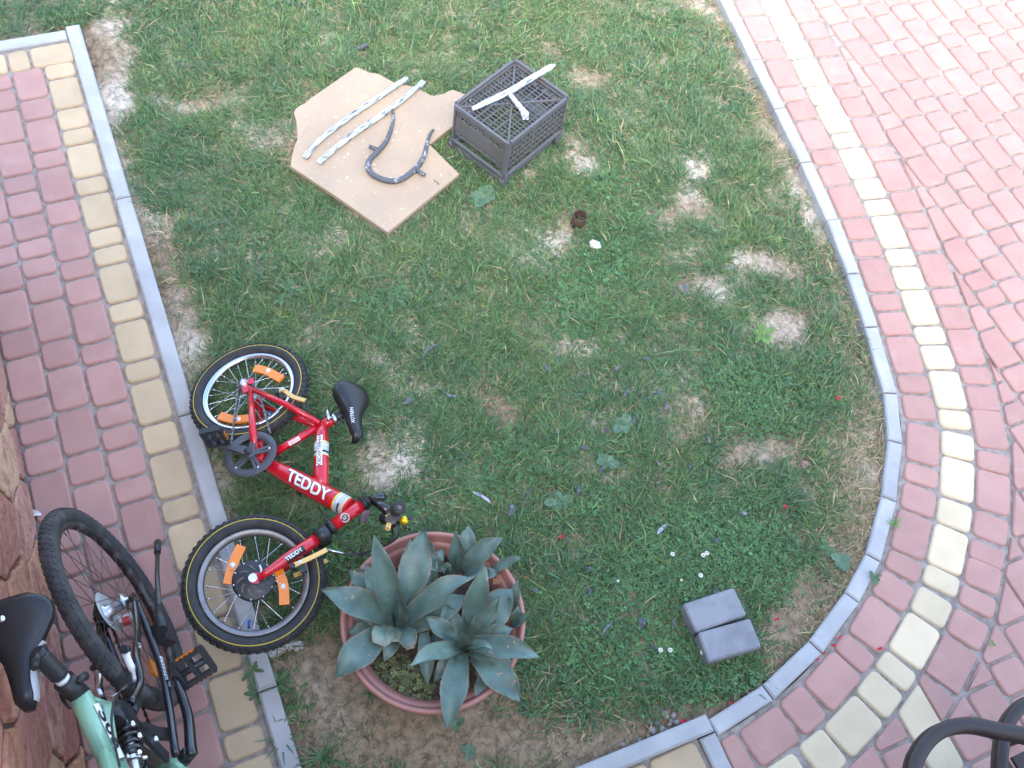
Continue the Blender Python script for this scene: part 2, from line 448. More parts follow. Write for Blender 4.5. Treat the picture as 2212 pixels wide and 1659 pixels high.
# ---- pavers
SIZES = {'L': .1755, 'M': .1135, 'S': .0845}
GAP = .009
def rrect(l, w, r=.021):
    pts = []
    for cx_, cy_, a0 in ((l / 2 - r, w / 2 - r, 0), (-l / 2 + r, w / 2 - r, 90), (-l / 2 + r, -w / 2 + r, 180), (l / 2 - r, -w / 2 + r, 270)):
        for k in range(4):
            a = math.radians(a0 + 30 * k); pts.append((cx_ + r * math.cos(a), cy_ + r * math.sin(a)))
    return np.array(pts)
def paver_mb(poly, z=0.0, mb=None):
    mb = mb or MB(); P = np.array(poly, float); n = len(P)
    b_ = .0085 if n == 16 else .005
    A = inset(P, b_); B_ = inset(P, b_ * .26)
    v = np.concatenate([np.c_[P, np.full(n, -.045 + z)], np.c_[P, np.full(n, -.010 + z)], np.c_[B_, np.full(n, -.0035 + z)], np.c_[A, np.full(n, z)]])
    f = []
    for a in range(3):
        for i in range(n):
            j = (i + 1) % n; f.append((a * n + i, a * n + j, (a + 1) * n + j, (a + 1) * n + i))
    sm = [True] * len(f); f.append(tuple(3 * n + i for i in range(n))); sm.append(False)
    return mb.add(v, f, sm)
PW = .1245; AW = .134
PM = {}
_a, _b = at(*zoom((1100, 200, 2400, 1000), 2212)(225, 700)), at(*zoom((1100, 200, 2400, 1000), 2212)(855, 218)); GRAIN1 = math.atan2(_b[1] - _a[1], _b[0] - _a[0])
for k, l in SIZES.items():
    for w, wn_ in ((PW, 'p'), (AW, 'a')):
        for c in ('red_paver', 'yellow_paver', 'yellow_paver_light'):
            PM[k, wn_, c] = paver_mb(rrect(l, w)).mesh('paver', M[c])
def put_paver(parent, mesh, x, y, rot, dz=0.):
    o = bpy.data.objects.new('paver', mesh); COL.objects.link(o); o.parent = parent
    o.location = (x, y, dz + random.uniform(-.0012, .0012))
    o.rotation_euler = (random.gauss(0, .004), random.gauss(0, .004), rot + random.gauss(0, .007))
    return o

# path along the house
path = MB().add([(-.69, -2.0, -.0105), (-.09, -2.0, -.0105), (-.09, 3.96, -.0105), (-.69, 3.96, -.0105)], [(0, 1, 2, 3)]).build('path', M['sand'])
tag(path, kind='structure')
PATHX = {'Y': -.2085, 'r1': -.3405, 'r2': -.4725, 'r3': -.6015}
SEQ = {'Y': 'SLMSLSLSSLSLSLMLSLLLLSSLMSLSMLSLMS', 'r1': 'LMLSLMLSMLSLSSMSLLMSSSLLMSLSMLSMLSM',
       'r2': 'SMLLSMMSSMLMLLMLLSMLSLMSLMSSLMLSLMS', 'r3': 'MSLMSLMSMLMLSSMLMSLSMLLSMLSMLSSMLS'}
TOP = {'Y': 3.753, 'r1': 3.752, 'r2': 3.746, 'r3': 3.74}
for c, x in PATHX.items():
    y = TOP[c]
    for k in SEQ[c]:
        l = SIZES[k]
        if y - l < -1.9: break
        sk = 0.0
        col = 'yellow_paver' if c == 'Y' else 'red_paver'
        if visible((x, y - l / 2, 0), 250):
            put_paver(path, PM[k, 'p', col], x - .0035 * (3.75 - y) * (1 if c != 'Y' else .9), y - l / 2, math.pi / 2)
        y -= l + GAP
xh = -.136
for k in 'LSLSL':
    l = SIZES[k]
    if xh - l > -.70: put_paver(path, PM[k, 'p', 'yellow_paver'], xh - l / 2, 3.815, 0)
    xh -= l + GAP

# terrace in front of the house, at the foot of the lawn
terrace = MB().add([(-.06, -2.0, -.0105), (1.14, -2.0, -.0105), (1.14, .19, -.0105), (-.06, .19, -.0105)], [(0, 1, 2, 3)]).build('terrace', M['sand'])
tag(terrace, kind='structure')
x = 1.128
for k in 'LSLSMLS':
    l = SIZES[k]; put_paver(terrace, PM[k, 'p', 'yellow_paver'], x - l / 2, .105, 0); x -= l + GAP
for r_ in range(4):
    x = 1.128
    for k in random.choice(['MLSLMS', 'SLMLSL', 'LLMSLM']):
        l = SIZES[k]; put_paver(terrace, PM[k, 'p', 'yellow_paver' if x > 1.1 else 'red_paver'], x - l / 2, -.029 - .134 * r_, 0); x -= l + GAP

# kerbs
def kerb_stone(parent, poly, z1, z0=-.12, bev=.006):
    return MB().prism(poly, z0, z1, bev).build('kerb_stone', M['kerb'], parent)
def kerb_root(name, loc):
    o = thing(name, None, None, loc); return tag(o, kind='structure')
kl = kerb_root('path_kerb', (-.106, 2., 0))
ys_ = [3.965, 2.922, 1.868, .818, .225]
for a, b in zip(ys_[:-1], ys_[1:]):
    o = MB().prism([(-.1365, b + .003), (-.0765, b + .003), (-.0765, a - .003), (-.1365, a - .003)], -.12, .012, .007).build('kerb_stone', M['kerb'], kl)
kh = kerb_root('path_end_kerb', (-.4, 3.93, 0))
for a, b in ((-.1415, -1.14), (-1.146, -2.1)):
    kerb_stone(kh, [(b, 3.9), (a, 3.886), (a, 3.945), (b, 3.96)], .008)
kb = kerb_root('terrace_kerb', (.6, .2, 0))
for a, b in ((1.196, .33), (.325, -.128)):
    kerb_stone(kb, [(b, .182), (a, .166), (a, .224), (b, .24)], .022, bev=.008)
kerb_stone(kb, [(1.142, -.9), (1.2, -.9), (1.2, .162), (1.142, .162)], .010, bev=.006)
kr = kerb_root('courtyard_kerb', (2.3, 1., 0))
S0 = float(np.interp(1.205, KC[:, 0], _d)); s = S0; rr_ = random.Random(5)
while s < KLEN - .5:
    l = rr_.uniform(.19, .27) if s < 1.6 + S0 else rr_.uniform(.27, .36)
    (p0, t0, n0), (p1, t1, n1) = kcurve(s + .003), kcurve(s + l - .003)
    w = .058
    poly = [p0 - n0 * w, p0, p1, p1 - n1 * w]
    dz = rr_.uniform(-.002, .003) + .004
    kerb_stone(kr, poly, dz + (.006 if s > 2 + S0 else 0), bev=.006)
    s += l

# ---- courtyard: three bands round the lawn and a field of straight rows
def cyard():
    S_ = np.linspace(S0, KLEN, 120)
    inner = [kcurve(q, .0)[0] for q in S_]
    poly = inner + [np.array((9., 7.6)), np.array((9., -4.)), np.array((1.2, -4.))]
    # triangulated strip: fan from the far right
    mb = MB(); pts = [(p[0], p[1], -.0105) for p in inner]
    far = [(9., p[1], -.0105) for p in inner]
    n = len(pts)
    mb.add(pts + far, [(i, n + i, n + i + 1, i + 1) for i in range(n - 1)])
    mb.add([(1.2, -4, -.0105), (9, -4, -.0105), (9, inner[0][1], -.0105), (1.2, inner[0][1], -.0105)], [(0, 1, 2, 3)])
    bed = mb.build('courtyard', M['sand']); tag(bed, kind='structure')
    items = []            # (score, maker)
    R = random.Random(11)
    rest = {'red_paver': MB(), 'yellow_paver_light': MB()}
    def clip(P, q, nn):
        out = []
        for i in range(len(P)):
            a, b = P[i], P[(i + 1) % len(P)]; da, db = (a - q) @ nn, (b - q) @ nn
            if da >= 0: out.append(a)
            if (da >= 0) != (db >= 0): out.append(a + (b - a) * da / (da - db))
        # merge near points
        o2 = []
        for p in out:
            if not o2 or np.hypot(*(p - o2[-1])) > .004: o2.append(p)
        if len(o2) > 2 and np.hypot(*(o2[0] - o2[-1])) <= .004: o2.pop()
        return np.array(o2)
    def slim(P): return area(P) / sum(np.linalg.norm(P[i] - P[i - 1]) for i in range(len(P))) ** 2 > .024
    def area(P): return .5 * abs(sum(P[i][0] * P[(i + 1) % len(P)][1] - P[(i + 1) % len(P)][0] * P[i][1] for i in range(len(P))))
    def wpoly(k, w, x, y, rot):
        P = rrect(SIZES[k], w); c, s_ = math.cos(rot), math.sin(rot)
        return P @ np.array([[c, s_], [-s_, c]]) + [x, y]
    def wrect(k, w, x, y, rot):
        l = SIZES[k]; P = np.array([(l / 2, w / 2), (-l / 2, w / 2), (-l / 2, -w / 2), (l / 2, -w / 2)]); c, s_ = math.cos(rot), math.sin(rot)
        return P @ np.array([[c, s_], [-s_, c]]) + [x, y]
    def soften(P, r=.011):
        out = []; n = len(P)
        for i in range(n):
            a, b, c = P[i - 1], P[i], P[(i + 1) % n]
            la, lc = np.linalg.norm(a - b), np.linalg.norm(c - b); ra, rc = min(r, .35 * la), min(r, .35 * lc)
            u, w = (a - b) / la, (c - b) / lc
            out += [b + u * ra, b + (u * ra + w * rc) * .3, b + w * rc]
        return np.array(out)
    def addp(k, kind, col, x, y, rot, P=None, dz=0):
        items.append((k, kind, col, x, y, rot, P, dz))
    XC = 1.955
    # bands
    for b, (col, off) in enumerate((('red_paver', .016 + AW / 2), ('yellow_paver_light', .016 + AW / 2 + .1425), ('red_paver', .016 + AW / 2 + .285))):
        s_ = [S0 - .06, S0 - .30, S0 + .58][b]
        pat = ['MLMLSLMSLMSLMSLMSLSMLMSLMSL', 'LMLMLMSLMSLMLMSLMSLMSLSMLS', 'MLMSMSMLSLMSLMSLMSMLSLMSLM'][b]
        i = 0
        while s_ < KLEN - .3:
            k = pat[i % len(pat)] if s_ < 5 else R.choice('LMS'); i += 1
            l = SIZES[k]
            # local stretch of the offset line
            (p0, t0, n0) = kcurve(s_, off); (p1, _, _) = kcurve(s_ + .05, off)
            st = np.linalg.norm(p1 - p0) / .05
            ds = (l + .011) / st
            p, t, nn = kcurve(s_ + ds / 2, off)
            rot = math.atan2(t[1], t[0])
            if b < 2 and p[0] < 1.32:
                P = clip(wrect(k, AW, p[0], p[1], rot), np.array([1.207, 0]), np.array([1., 0]))
                if len(P) > 2 and area(P) > .002: addp(k, 'a', col, p[0], p[1], rot, soften(P))
            elif b == 2 and p[0] < 2.12:
                P = clip(wrect(k, AW, p[0], p[1], rot), np.array([XC + .006, 0]), np.array([1., 0]))
                if len(P) > 2 and area(P) > .002: addp(k, 'a', col, p[0], p[1], rot, soften(P))
            else:
                addp(k, 'a', col, p[0], p[1], rot)
            s_ += ds
    # field
    Sd = np.linspace(0, KLEN, 500)
    offB = .016 + AW / 2 + .1425 + AW / 2 + .012; offC = offB + .1425
    LB = np.array([np.r_[kcurve(q, offB)[0], kcurve(q, offB)[2]] for q in Sd]); LC = np.array([np.r_[kcurve(q, offC)[0], kcurve(q, offC)[2]] for q in Sd])
    pitch = PW + GAP
    for c in range(-6, 34):
        x = XC - PW / 2 + c * pitch
        col = 'yellow_paver_light' if c == 0 else 'red_paver'
        y = -2.2 + R.uniform(0, .1)
        while y < 6.0:
            k = R.choices('LMS', (4, 3, 3))[0]; l = SIZES[k]; yc = y + l / 2
            line = LC if x > XC else LB
            ctr = np.array([x, yc])
            dd = np.hypot(line[:, 0] - x, line[:, 1] - yc); j = int(dd.argmin())
            q, nn = line[j, :2], line[j, 2:]
            sd_ = (ctr - q) @ nn
            y += l + GAP
            if x < XC and yc > .3: continue
            if sd_ > .13: addp(k, 'p', col, x, yc, math.pi / 2)
            elif sd_ > -.12:
                P = wrect(k, PW, x, yc, math.pi / 2)
                if ((P - q) @ nn).min() < 0:
                    P = clip(P, q, nn)
                    if len(P) > 2 and area(P) > .0011 and slim(P): addp(k, 'p', col, x, yc, math.pi / 2, soften(P))
                else: addp(k, 'p', col, x, yc, math.pi / 2)
    def score(it):
        p = (it[3], it[4], 0)
        return (0 if visible(p, 20) else 100) + math.dist(p, (0, 0, CAMZ))
    items.sort(key=score)
    for i, (k, kind, col, x, y, rot, P, dz) in enumerate(items):
        if i < 298:
            if P is None: put_paver(bed, PM[k, kind, col], x, y, rot)
            else:
                ctr = P.mean(0)
                o = bpy.data.objects.new('paver', paver_mb(P - ctr).mesh('paver', M[col])); COL.objects.link(o); o.parent = bed
                o.location = (ctr[0], ctr[1], random.uniform(-.0012, .0012))
        elif score((k, kind, col, x, y)) < 106.5:
            paver_mb(P if P is not None else wpoly(k, PW if kind == 'p' else AW, x, y, rot + R.gauss(0, .006)), R.uniform(-.001, .001), rest[col])
    for col, mb in rest.items():
        if mb.v: tag(mb.build('far_pavers', M[col], bed), kind='stuff')
cyard()

# ---- house: stone-clad foot of the wall beside the path, plastered above; an unseen wing behind the viewpoint, added and sized to block sky and sun
WX = -.685
def house():
    h = thing('house', 'rendered house with slanted orange flagstones cladding the foot of its wall', 'house', (WX, 1.2, 0))
    MB().box((WX - 2.0, .5, .55), (3.98, 4.4, 1.3)).build('wall_base', M['grout'], h)
    MB().box((WX - 2.05, .5, 2.05), (4.0, 4.4, 1.7)).build('wall', M['plaster'], h)
    MB().box((-.8, -3.5, 2.8), (7.7, 3.0, 5.8)).build('unseen_shading_wing', M['plaster'], h)
    # irregular slanted flagstones: cells of a sheared, jittered pattern
    r = np.random.default_rng(21)
    th = math.radians(-38)
    def warp(u, w): return u, w
    seeds = []
    y0, y1, z0, z1 = -.1, 2.68, -.02, 1.1
    for _k in range(5000):
        p = np.array([r.uniform(y0 - .2, y1 + .2), r.uniform(z0 - .15, z1 + .15)])
        q = np.array([math.cos(th) * p[0] + math.sin(th) * p[1], (-math.sin(th) * p[0] + math.cos(th) * p[1]) * 2.3])
        if not seeds or all(np.hypot(*(q - o)) > (.27 + .10 * (len(seeds) % 2)) for o in seeds): seeds.append(q)
    seeds = np.array(seeds)
    for i, q in enumerate(seeds):
        P = np.array([(-.6, -.6), (.6, -.6), (.6, .6), (-.6, .6)]) + q
        order = np.argsort(np.hypot(*(seeds - q).T))[1:18]
        for j in order:
            mid = (q + seeds[j]) / 2; nn = (q - seeds[j]); nn /= np.linalg.norm(nn)
            out = []
            for a in range(len(P)):
                A_, B_ = P[a], P[(a + 1) % len(P)]; da, db = (A_ - mid) @ nn - .010, (B_ - mid) @ nn - .010
                if da >= 0: out.append(A_)
                if (da >= 0) != (db >= 0): out.append(A_ + (B_ - A_) * da / (da - db))
            P = np.array(out)
            if len(P) < 3: break
        if len(P) < 3: continue
        # back to wall coordinates (y, z)
        W_ = np.c_[P[:, 0], P[:, 1] / 2.3]
        W_ = np.c_[math.cos(th) * W_[:, 0] - math.sin(th) * W_[:, 1], math.sin(th) * W_[:, 0] + math.cos(th) * W_[:, 1]]
        for nn, d in (((0, 1), -.0), ((0, -1), -1.16), ((1, 0), y0), ((-1, 0), -y1)):
            nn = np.array(nn, float); out = []
            for a in range(len(W_)):
                A_, B_ = W_[a], W_[(a + 1) % len(W_)]; da, db = A_ @ nn - d, B_ @ nn - d
                if da >= 0: out.append(A_)
                if (da >= 0) != (db >= 0): out.append(A_ + (B_ - A_) * da / (da - db))
            W_ = np.array(out)
            if len(W_) < 3: break
        if len(W_) < 3: continue
        # ragged outline
        R2 = []
        for a in range(len(W_)):
            A_, B_ = W_[a], W_[(a + 1) % len(W_)]; L_ = np.linalg.norm(B_ - A_)
            k = max(1, int(L_ / .05))
            for t in range(k):
                p = A_ + (B_ - A_) * t / k
                R2.append(p + (r.normal(0, .006, 2) if t else 0))
        W_ = np.array(R2)
        if len(W_) < 3 or .5 * abs(sum(W_[a][0] * W_[(a + 1) % len(W_)][1] - W_[(a + 1) % len(W_)][0] * W_[a][1] for a in range(len(W_)))) < .0012: continue
        t_ = r.uniform(.012, .018); n = len(W_)
        ctr = W_.mean(0)
        I = inset(W_, .008)
        tilt = r.normal(0, .018, 2)
        v = [(WX - .02, p[0], p[1]) for p in W_] + [(WX + t_ * .55, p[0], p[1]) for p in W_]
        v += [(WX + t_ + (p - ctr) @ tilt * .5, p[0], p[1]) for p in I]
        f = []
        for a in range(2):
            for b in range(n):
                c = (b + 1) % n; f.append((a * n + b, a * n + c, (a + 1) * n + c, (a + 1) * n + b))
        f.append(tuple(2 * n + b for b in range(n)))
        mb = MB().add(v, f, False)
        mb.build('stone', M['stone'], h)
    return h
house()
# gravel along the foot of the wall
def gravel():
    mb = MB(); r = np.random.default_rng(5)
    ico = [(0, 0, 1), (.9, 0, .2), (.3, .85, .2), (-.75, .5, .2), (-.7, -.55, .2), (.3, -.85, .2), (0, 0, -.6)]
    fc = [(0, 1, 2), (0, 2, 3), (0, 3, 4), (0, 4, 5), (0, 5, 1), (6, 2, 1), (6, 3, 2), (6, 4, 3), (6, 5, 4), (6, 1, 5)]
    for k in range(1400):
        s_ = r.uniform(.0025, .007) * (1.6 if r.random() < .08 else 1)
        c = np.array([r.uniform(-.678, -.655), r.uniform(-.3, 3.2), -.013])
        a = r.uniform(0, 6.28); ca, sa = math.cos(a), math.sin(a)
        v = [(c[0] + s_ * (ca * p[0] - sa * p[1]), c[1] + s_ * (sa * p[0] + ca * p[1]), c[2] + s_ * p[2] * .8) for p in np.array(ico) * r.uniform(.7, 1.2, (7, 3))]
        mb.add(v, fc)
    tag(mb.build('gravel', M['pebble']), 'loose grey gravel along the foot of the wall', 'gravel', kind='stuff')
gravel()
#@@OBJECTS@@

# ------------------------------------------------------------------ lawn
ZBRD = zoom((1100, 200, 2400, 1000), 2212)
ZCRT = zoom((1750, 200, 2350, 750), 1810)
ZBRK = zoom((2600, 2250, 3150, 2700), 2028)
BOARD_PX = [(550, 115), (640, 150), (700, 160), (760, 192), (800, 214), (835, 226), (880, 236), (925, 245), (975, 262), (1010, 282), (1045, 302), (1078, 311), (1115, 303), (1150, 297), (1180, 279), (1212, 270), (1255, 285), (1310, 308),
            (1400, 380), (1330, 440), (1215, 515), (1050, 640), (1255, 843), (768, 1240), (700, 1196), (430, 1005), (105, 790), (112, 735), (132, 655), (150, 610), (152, 560), (147, 500), (140, 465), (128, 432), (135, 405), (165, 380), (205, 362), (240, 330)]
BZ = .022                                                # top of the board
BOARD = np.array([at(*ZBRD(*p), BZ)[:2] for p in BOARD_PX])
CR = [at(*ZCRT(*p), .25) for p in ((955, 115), (1585, 530), (850, 1140), (190, 660))]
CRC = np.mean(CR, axis=0)[:2]
_e = (CR[1] - CR[2] + CR[0] - CR[3])[:2]; CRA = math.atan2(_e[1], _e[0])
BRK = [[(490, 610), (1240, 365), (1430, 770), (680, 1030)], [(710, 1030), (1480, 820), (1650, 1240), (865, 1470)]]
BRKW = [np.array([at(*ZBRK(*p), .045) for p in q]) for q in BRK]
POTC = at(937, 1336, .26); POTR = .286

def inpoly(x, y, P):
    c = np.zeros(x.shape, bool); n = len(P)
    for i in range(n):
        x0, y0 = P[i]; x1, y1 = P[(i + 1) % n]
        c ^= ((y0 > y) != (y1 > y)) & (x < (x1 - x0) * (y - y0) / (y1 - y0 + 1e-12) + x0)
    return c
# bare places: where, half-sizes in metres (x, y), strength
BARE_PX = [(215, 85, .07, .06, 1), (240, 140, .085, .10, 1), (252, 205, .06, .10, 1), (235, 60, .10, .04, .8), (120, 78, .2, .03, .7), (435, 228, .10, .055, .8), (345, 530, .05, .10, .8), (390, 635, .04, .07, .7), (405, 745, .06, .09, .8), (425, 690, .04, .05, .6),
           (1270, 165, .07, .05, .8), (1180, 108, .05, .04, .7), (1510, 375, .045, .05, .95), (1500, 448, .06, .06, .9), (1450, 467, .04, .025, .8), (1252, 345, .03, .10, .8), (1222, 498, .035, .06, .9), (1212, 540, .03, .06, .6),
           (1622, 556, .07, .045, 1), (1668, 575, .06, .04, 1), (1712, 596, .05, .035, 1), (1515, 618, .07, .04, .9), (1545, 640, .05, .03, .8), (1700, 712, .07, .07, 1), (1668, 690, .05, .04, .9), (1490, 692, .05, .03, .6),
           (1500, 905, .045, .06, .8), (1598, 985, .07, .045, .95), (1668, 978, .08, .04, .95), (1725, 985, .05, .03, .7), (1072, 878, .05, .04, .9), (1098, 890, .04, .02, .6), (1465, 935, .03, .03, .5), (820, 1028, .04, .05, .8), (795, 985, .05, .03, .7), (845, 1045, .03, .03, .6),
           (880, 1570, .17, .10, 1), (1050, 1600, .18, .06, .95), (700, 1490, .09, .14, .8), (830, 1490, .12, .09, 1), (960, 1540, .12, .07, .95), (1180, 1600, .12, .04, .85), (1330, 1590, .14, .03, .95), (1440, 1550, .08, .035, .8), (650, 1600, .07, .06, .6), (700, 1420, .05, .05, .7),
           (1700, 1352, .07, .05, .95), (1740, 1268, .06, .06, .8), (1672, 1392, .05, .03, .8), (1380, 1300, .04, .04, .9), (1232, 1165, .04, .03, .8), (1250, 1190, .03, .03, .5), (1395, 1415, .03, .03, .5), (1800, 1190, .05, .07, .5), (1690, 1440, .05, .03, .6), (470, 1050, .05, .07, .5), (490, 1010, .04, .05, .5), (1640, 700, .03, .02, .5), (1430, 1050, .03, .03, .4), (890, 1110, .04, .03, .6)]
BARE = [(*at(p[0], p[1], GZ)[:2], p[2], p[3], p[4]) for p in BARE_PX]
_nr = np.random.default_rng(99)
_W = [(_nr.uniform(0, 6.28), _nr.uniform(3, 26), _nr.uniform(0, 6.28)) for _ in range(40)]
def fbm(x, y):
    h = np.zeros(x.shape)
    for a, f, p in _W: h += np.sin(f * (x * math.cos(a) + y * math.sin(a)) + p) / f ** .6
    return h / 2.2
def lawn_fields(x, y):
    """density 0..1 and dryness 0..1"""
    n = fbm(x, y)
    d = np.ones(x.shape)
    dry = np.full(x.shape, .07) + .06 * np.clip(fbm(y + 3, x - 1), -1, 1)
    for bx, by, rx, ry, s_ in BARE:
        q = np.hypot((x - bx) / rx, (y - by) / ry) + .28 * n
        m = np.clip((1.8 - q) / .9, 0, 1) * s_
        d *= 1 - m
        dry = np.maximum(dry, .55 * np.clip(2.1 - q, 0, 1))
    ek = xmax(y) - .06 - x                             # distance to courtyard kerb
    nb = np.clip((.15 + .07 * n - ek) / .10, 0, 1)
    low = np.clip((1.3 - y) / .5, 0, 1)
    d *= 1 - nb * (.25 + .40 * (1 - low))
    dry = np.maximum(dry, np.clip((.27 + .10 * n - ek) / .18, 0, 1) * (.60 + .38 * low))
    el = x + .075
    nl = np.clip((.06 + .05 * n - el) / .06, 0, 1) * (y < 4)
    d *= 1 - nl * .75
    dry = np.maximum(dry, nl * .5)
    eb = y - .24
    mb_ = np.clip((.07 + .05 * n - eb) / .07, 0, 1) * (x < 1.3)
    d *= 1 - mb_ * .8
    # the top right of the lawn is a little thinner and paler
    dry = np.maximum(dry, .10 + .16 * np.clip((y + .6 * x - 3.2) / 2., 0, 1))
    d *= np.clip(1.05 + .22 * n, .35, 1)
    return d, dry
def in_lawn(x, y):
    a = (x > -.072) & (x < xmax(y) - .064) & (y > .243)
    b = (y > 3.965) & (x <= -.072)
    return a | b
def blocked(x, y):
    m = inpoly(x, y, BOARD)
    dx, dy = x - CRC[0], y - CRC[1]; c, s_ = math.cos(CRA), math.sin(CRA)
    u, w = c * dx + s_ * dy, -s_ * dx + c * dy
    m |= (abs(abs(u) - .19) < .02) & (abs(w) < .16) & False
    for q in BRKW: m |= inpoly(x, y, q[:, :2])
    m |= np.hypot(x - POTC[0], y - POTC[1]) < .23
    return m

def sstep(a, b, x):
    t = np.clip((x - a) / (b - a), 0, 1); return t * t * (3 - 2 * t)
def grass():
    r = np.random.default_rng(42)
    NC = 30000
    # clump centres, more where the picture is close
    x = r.uniform(-2.2, 4.2, NC * 3); y = r.uniform(.2, 6.4, NC * 3)
    ok = in_lawn(x, y)
    x, y = x[ok], y[ok]
    vis = (y < 4.6) & (x > -.6)
    keep = r.random(len(x)) < np.where(vis, 1.0, .35)
    x, y = x[keep][:NC], y[keep][:NC]
    d, dry = lawn_fields(x, y)
    keep = r.random(len(x)) < np.maximum(d, .02)
    x, y, d, dry = x[keep], y[keep], d[keep], dry[keep]
    n = len(x)
    big = r.random(n) < .07                             # coarse tussocks
    cr = np.where(big, r.uniform(.018, .034, n), r.uniform(.010, .024, n))
    nb = np.where(big, r.integers(40, 70, n), r.integers(17, 31, n)) * (.45 + .55 * d)
    nb = np.maximum(nb.astype(int), 4)
    hue = r.normal(0, 1, n)
    lenf = np.where(big, r.uniform(1.25, 1.8, n), r.uniform(.7, 1.15, n)) * (.7 + .3 * d)
    ci = np.repeat(np.arange(n), nb)
    N = len(ci)
    ox = r.normal(0, 1, N) * cr[ci]; oy = r.normal(0, 1, N) * cr[ci]
    px, py = x[ci] + ox, y[ci] + oy
    ok = in_lawn(px, py) & ~blocked(px, py)
    ci, ox, oy, px, py = ci[ok], ox[ok], oy[ok], px[ok], py[ok]; N = len(ci)
    wind = 1.3 + .9 * np.sin(1.7 * px + 2.3 * py) + .8 * np.sin(3.1 * px - 1.9 * py)
    az = np.arctan2(oy, ox) * 1.0
    mixr = r.random(N)
    az = np.where(mixr < .45, az + r.normal(0, .6, N), np.where(mixr < .70, wind + r.normal(0, .7, N), r.uniform(0, 6.283, N)))
    L = .033 * lenf[ci] * np.exp(r.normal(0, .33, N))
    w = r.uniform(.0010, .0019, N) * (1 + .35 * big[ci])
    lg = r.random(N) < .07; L = np.where(lg, L * 1.45, L); w = np.where(lg, w * 1.2, w)
    el1 = r.uniform(.45, 1.25, N); el2 = el1 - r.uniform(.4, 1.1, N)
    dr = r.random(N) < dry[ci] * .95
    el1 = np.where(dr, el1 * .55, el1); el2 = np.where(dr, el2 * .4, el2)
    dx, dy = np.cos(az), np.sin(az); sx, sy = -dy, dx
    tw = r.normal(0, .5, N)
    base = np.c_[px, py, np.full(N, GZ + .001)]
    mid = base + np.c_[dx * np.cos(el1), dy * np.cos(el1), np.sin(el1)] * (L * .5)[:, None]
    tip = mid + np.c_[dx * np.cos(el2) + sx * tw * .4, dy * np.cos(el2) + sy * tw * .4, np.sin(el2)] * (L * .55)[:, None]
    tip[:, 2] = np.maximum(tip[:, 2], GZ + .002)
    S_ = np.c_[sx * np.cos(tw), sy * np.cos(tw), np.sin(tw)] * w[:, None]
    V = np.stack([base - S_ * .7, base + S_ * .7, mid - S_, mid + S_, tip], 1).reshape(-1, 3)
    # colours: bluish green, mid green, yellow green, straw
    g1 = np.array([.066, .170, .080]); g2 = np.array([.096, .202, .072]); g3 = np.array([.168, .258, .068]); st = np.array([.50, .40, .23]); st2 = np.array([.34, .25, .14])
    h = np.clip(.5 + .22 * hue[ci] + .16 * r.normal(0, 1, N) + .10 * fbm(px, py), 0, 1)[:, None]
    c = np.where(h < .55, g1 + (g2 - g1) * h / .55, g2 + (g3 - g2) * (h - .55) / .45)
    c = c * np.exp(r.normal(0, .32, (N, 1)))
    c = c * np.where(big[ci], .84, 1.0)[:, None]
    c[lg] = c[lg] * .5 + np.array([.115, .20, .115]) * .5
    c[dr] = (st + (st2 - st) * r.random((N, 1))[dr]) * np.exp(r.normal(0, .2, (N, 1)))[dr]
    # base of a blade is pale and sheathed, tips may be cut and straw-coloured
    cv = np.repeat(c[:, None, :], 5, 1)
    ct = r.random(N) < .12
    cv[ct, 4] = st
    cv[:, 0:2] = cv[:, 0:2] * .6 + np.array([.16, .14, .07]) * .4
    me = bpy.data.meshes.new('grass')
    me.vertices.add(N * 5); me.vertices.foreach_set('co', V.ravel().astype(np.float32))
    b5 = np.arange(N) * 5
    li = np.stack([b5, b5 + 1, b5 + 3, b5 + 2, b5 + 2, b5 + 3, b5 + 4], 1).ravel()
    me.loops.add(N * 7); me.loops.foreach_set('vertex_index', li.astype(np.int32))
    me.polygons.add(N * 2)
    ls = np.stack([np.arange(N) * 7, np.arange(N) * 7 + 4], 1).ravel()
    me.polygons.foreach_set('loop_start', ls.astype(np.int32))
    me.polygons.foreach_set('use_smooth', np.ones(N * 2, bool))
    me.update(calc_edges=True)
    ca = me.color_attributes.new('col', 'FLOAT_COLOR', 'POINT')
    ca.data.foreach_set('color', np.c_[cv.reshape(-1, 3), np.ones(N * 5)].ravel().astype(np.float32))
    me.materials.append(M['grass'])
    o = bpy.data.objects.new('grass', me); COL.objects.link(o)
    tag(o, 'short patchy lawn grass with dry straw towards the kerbs', 'grass', kind='stuff')
    print('blades', N)
grass()

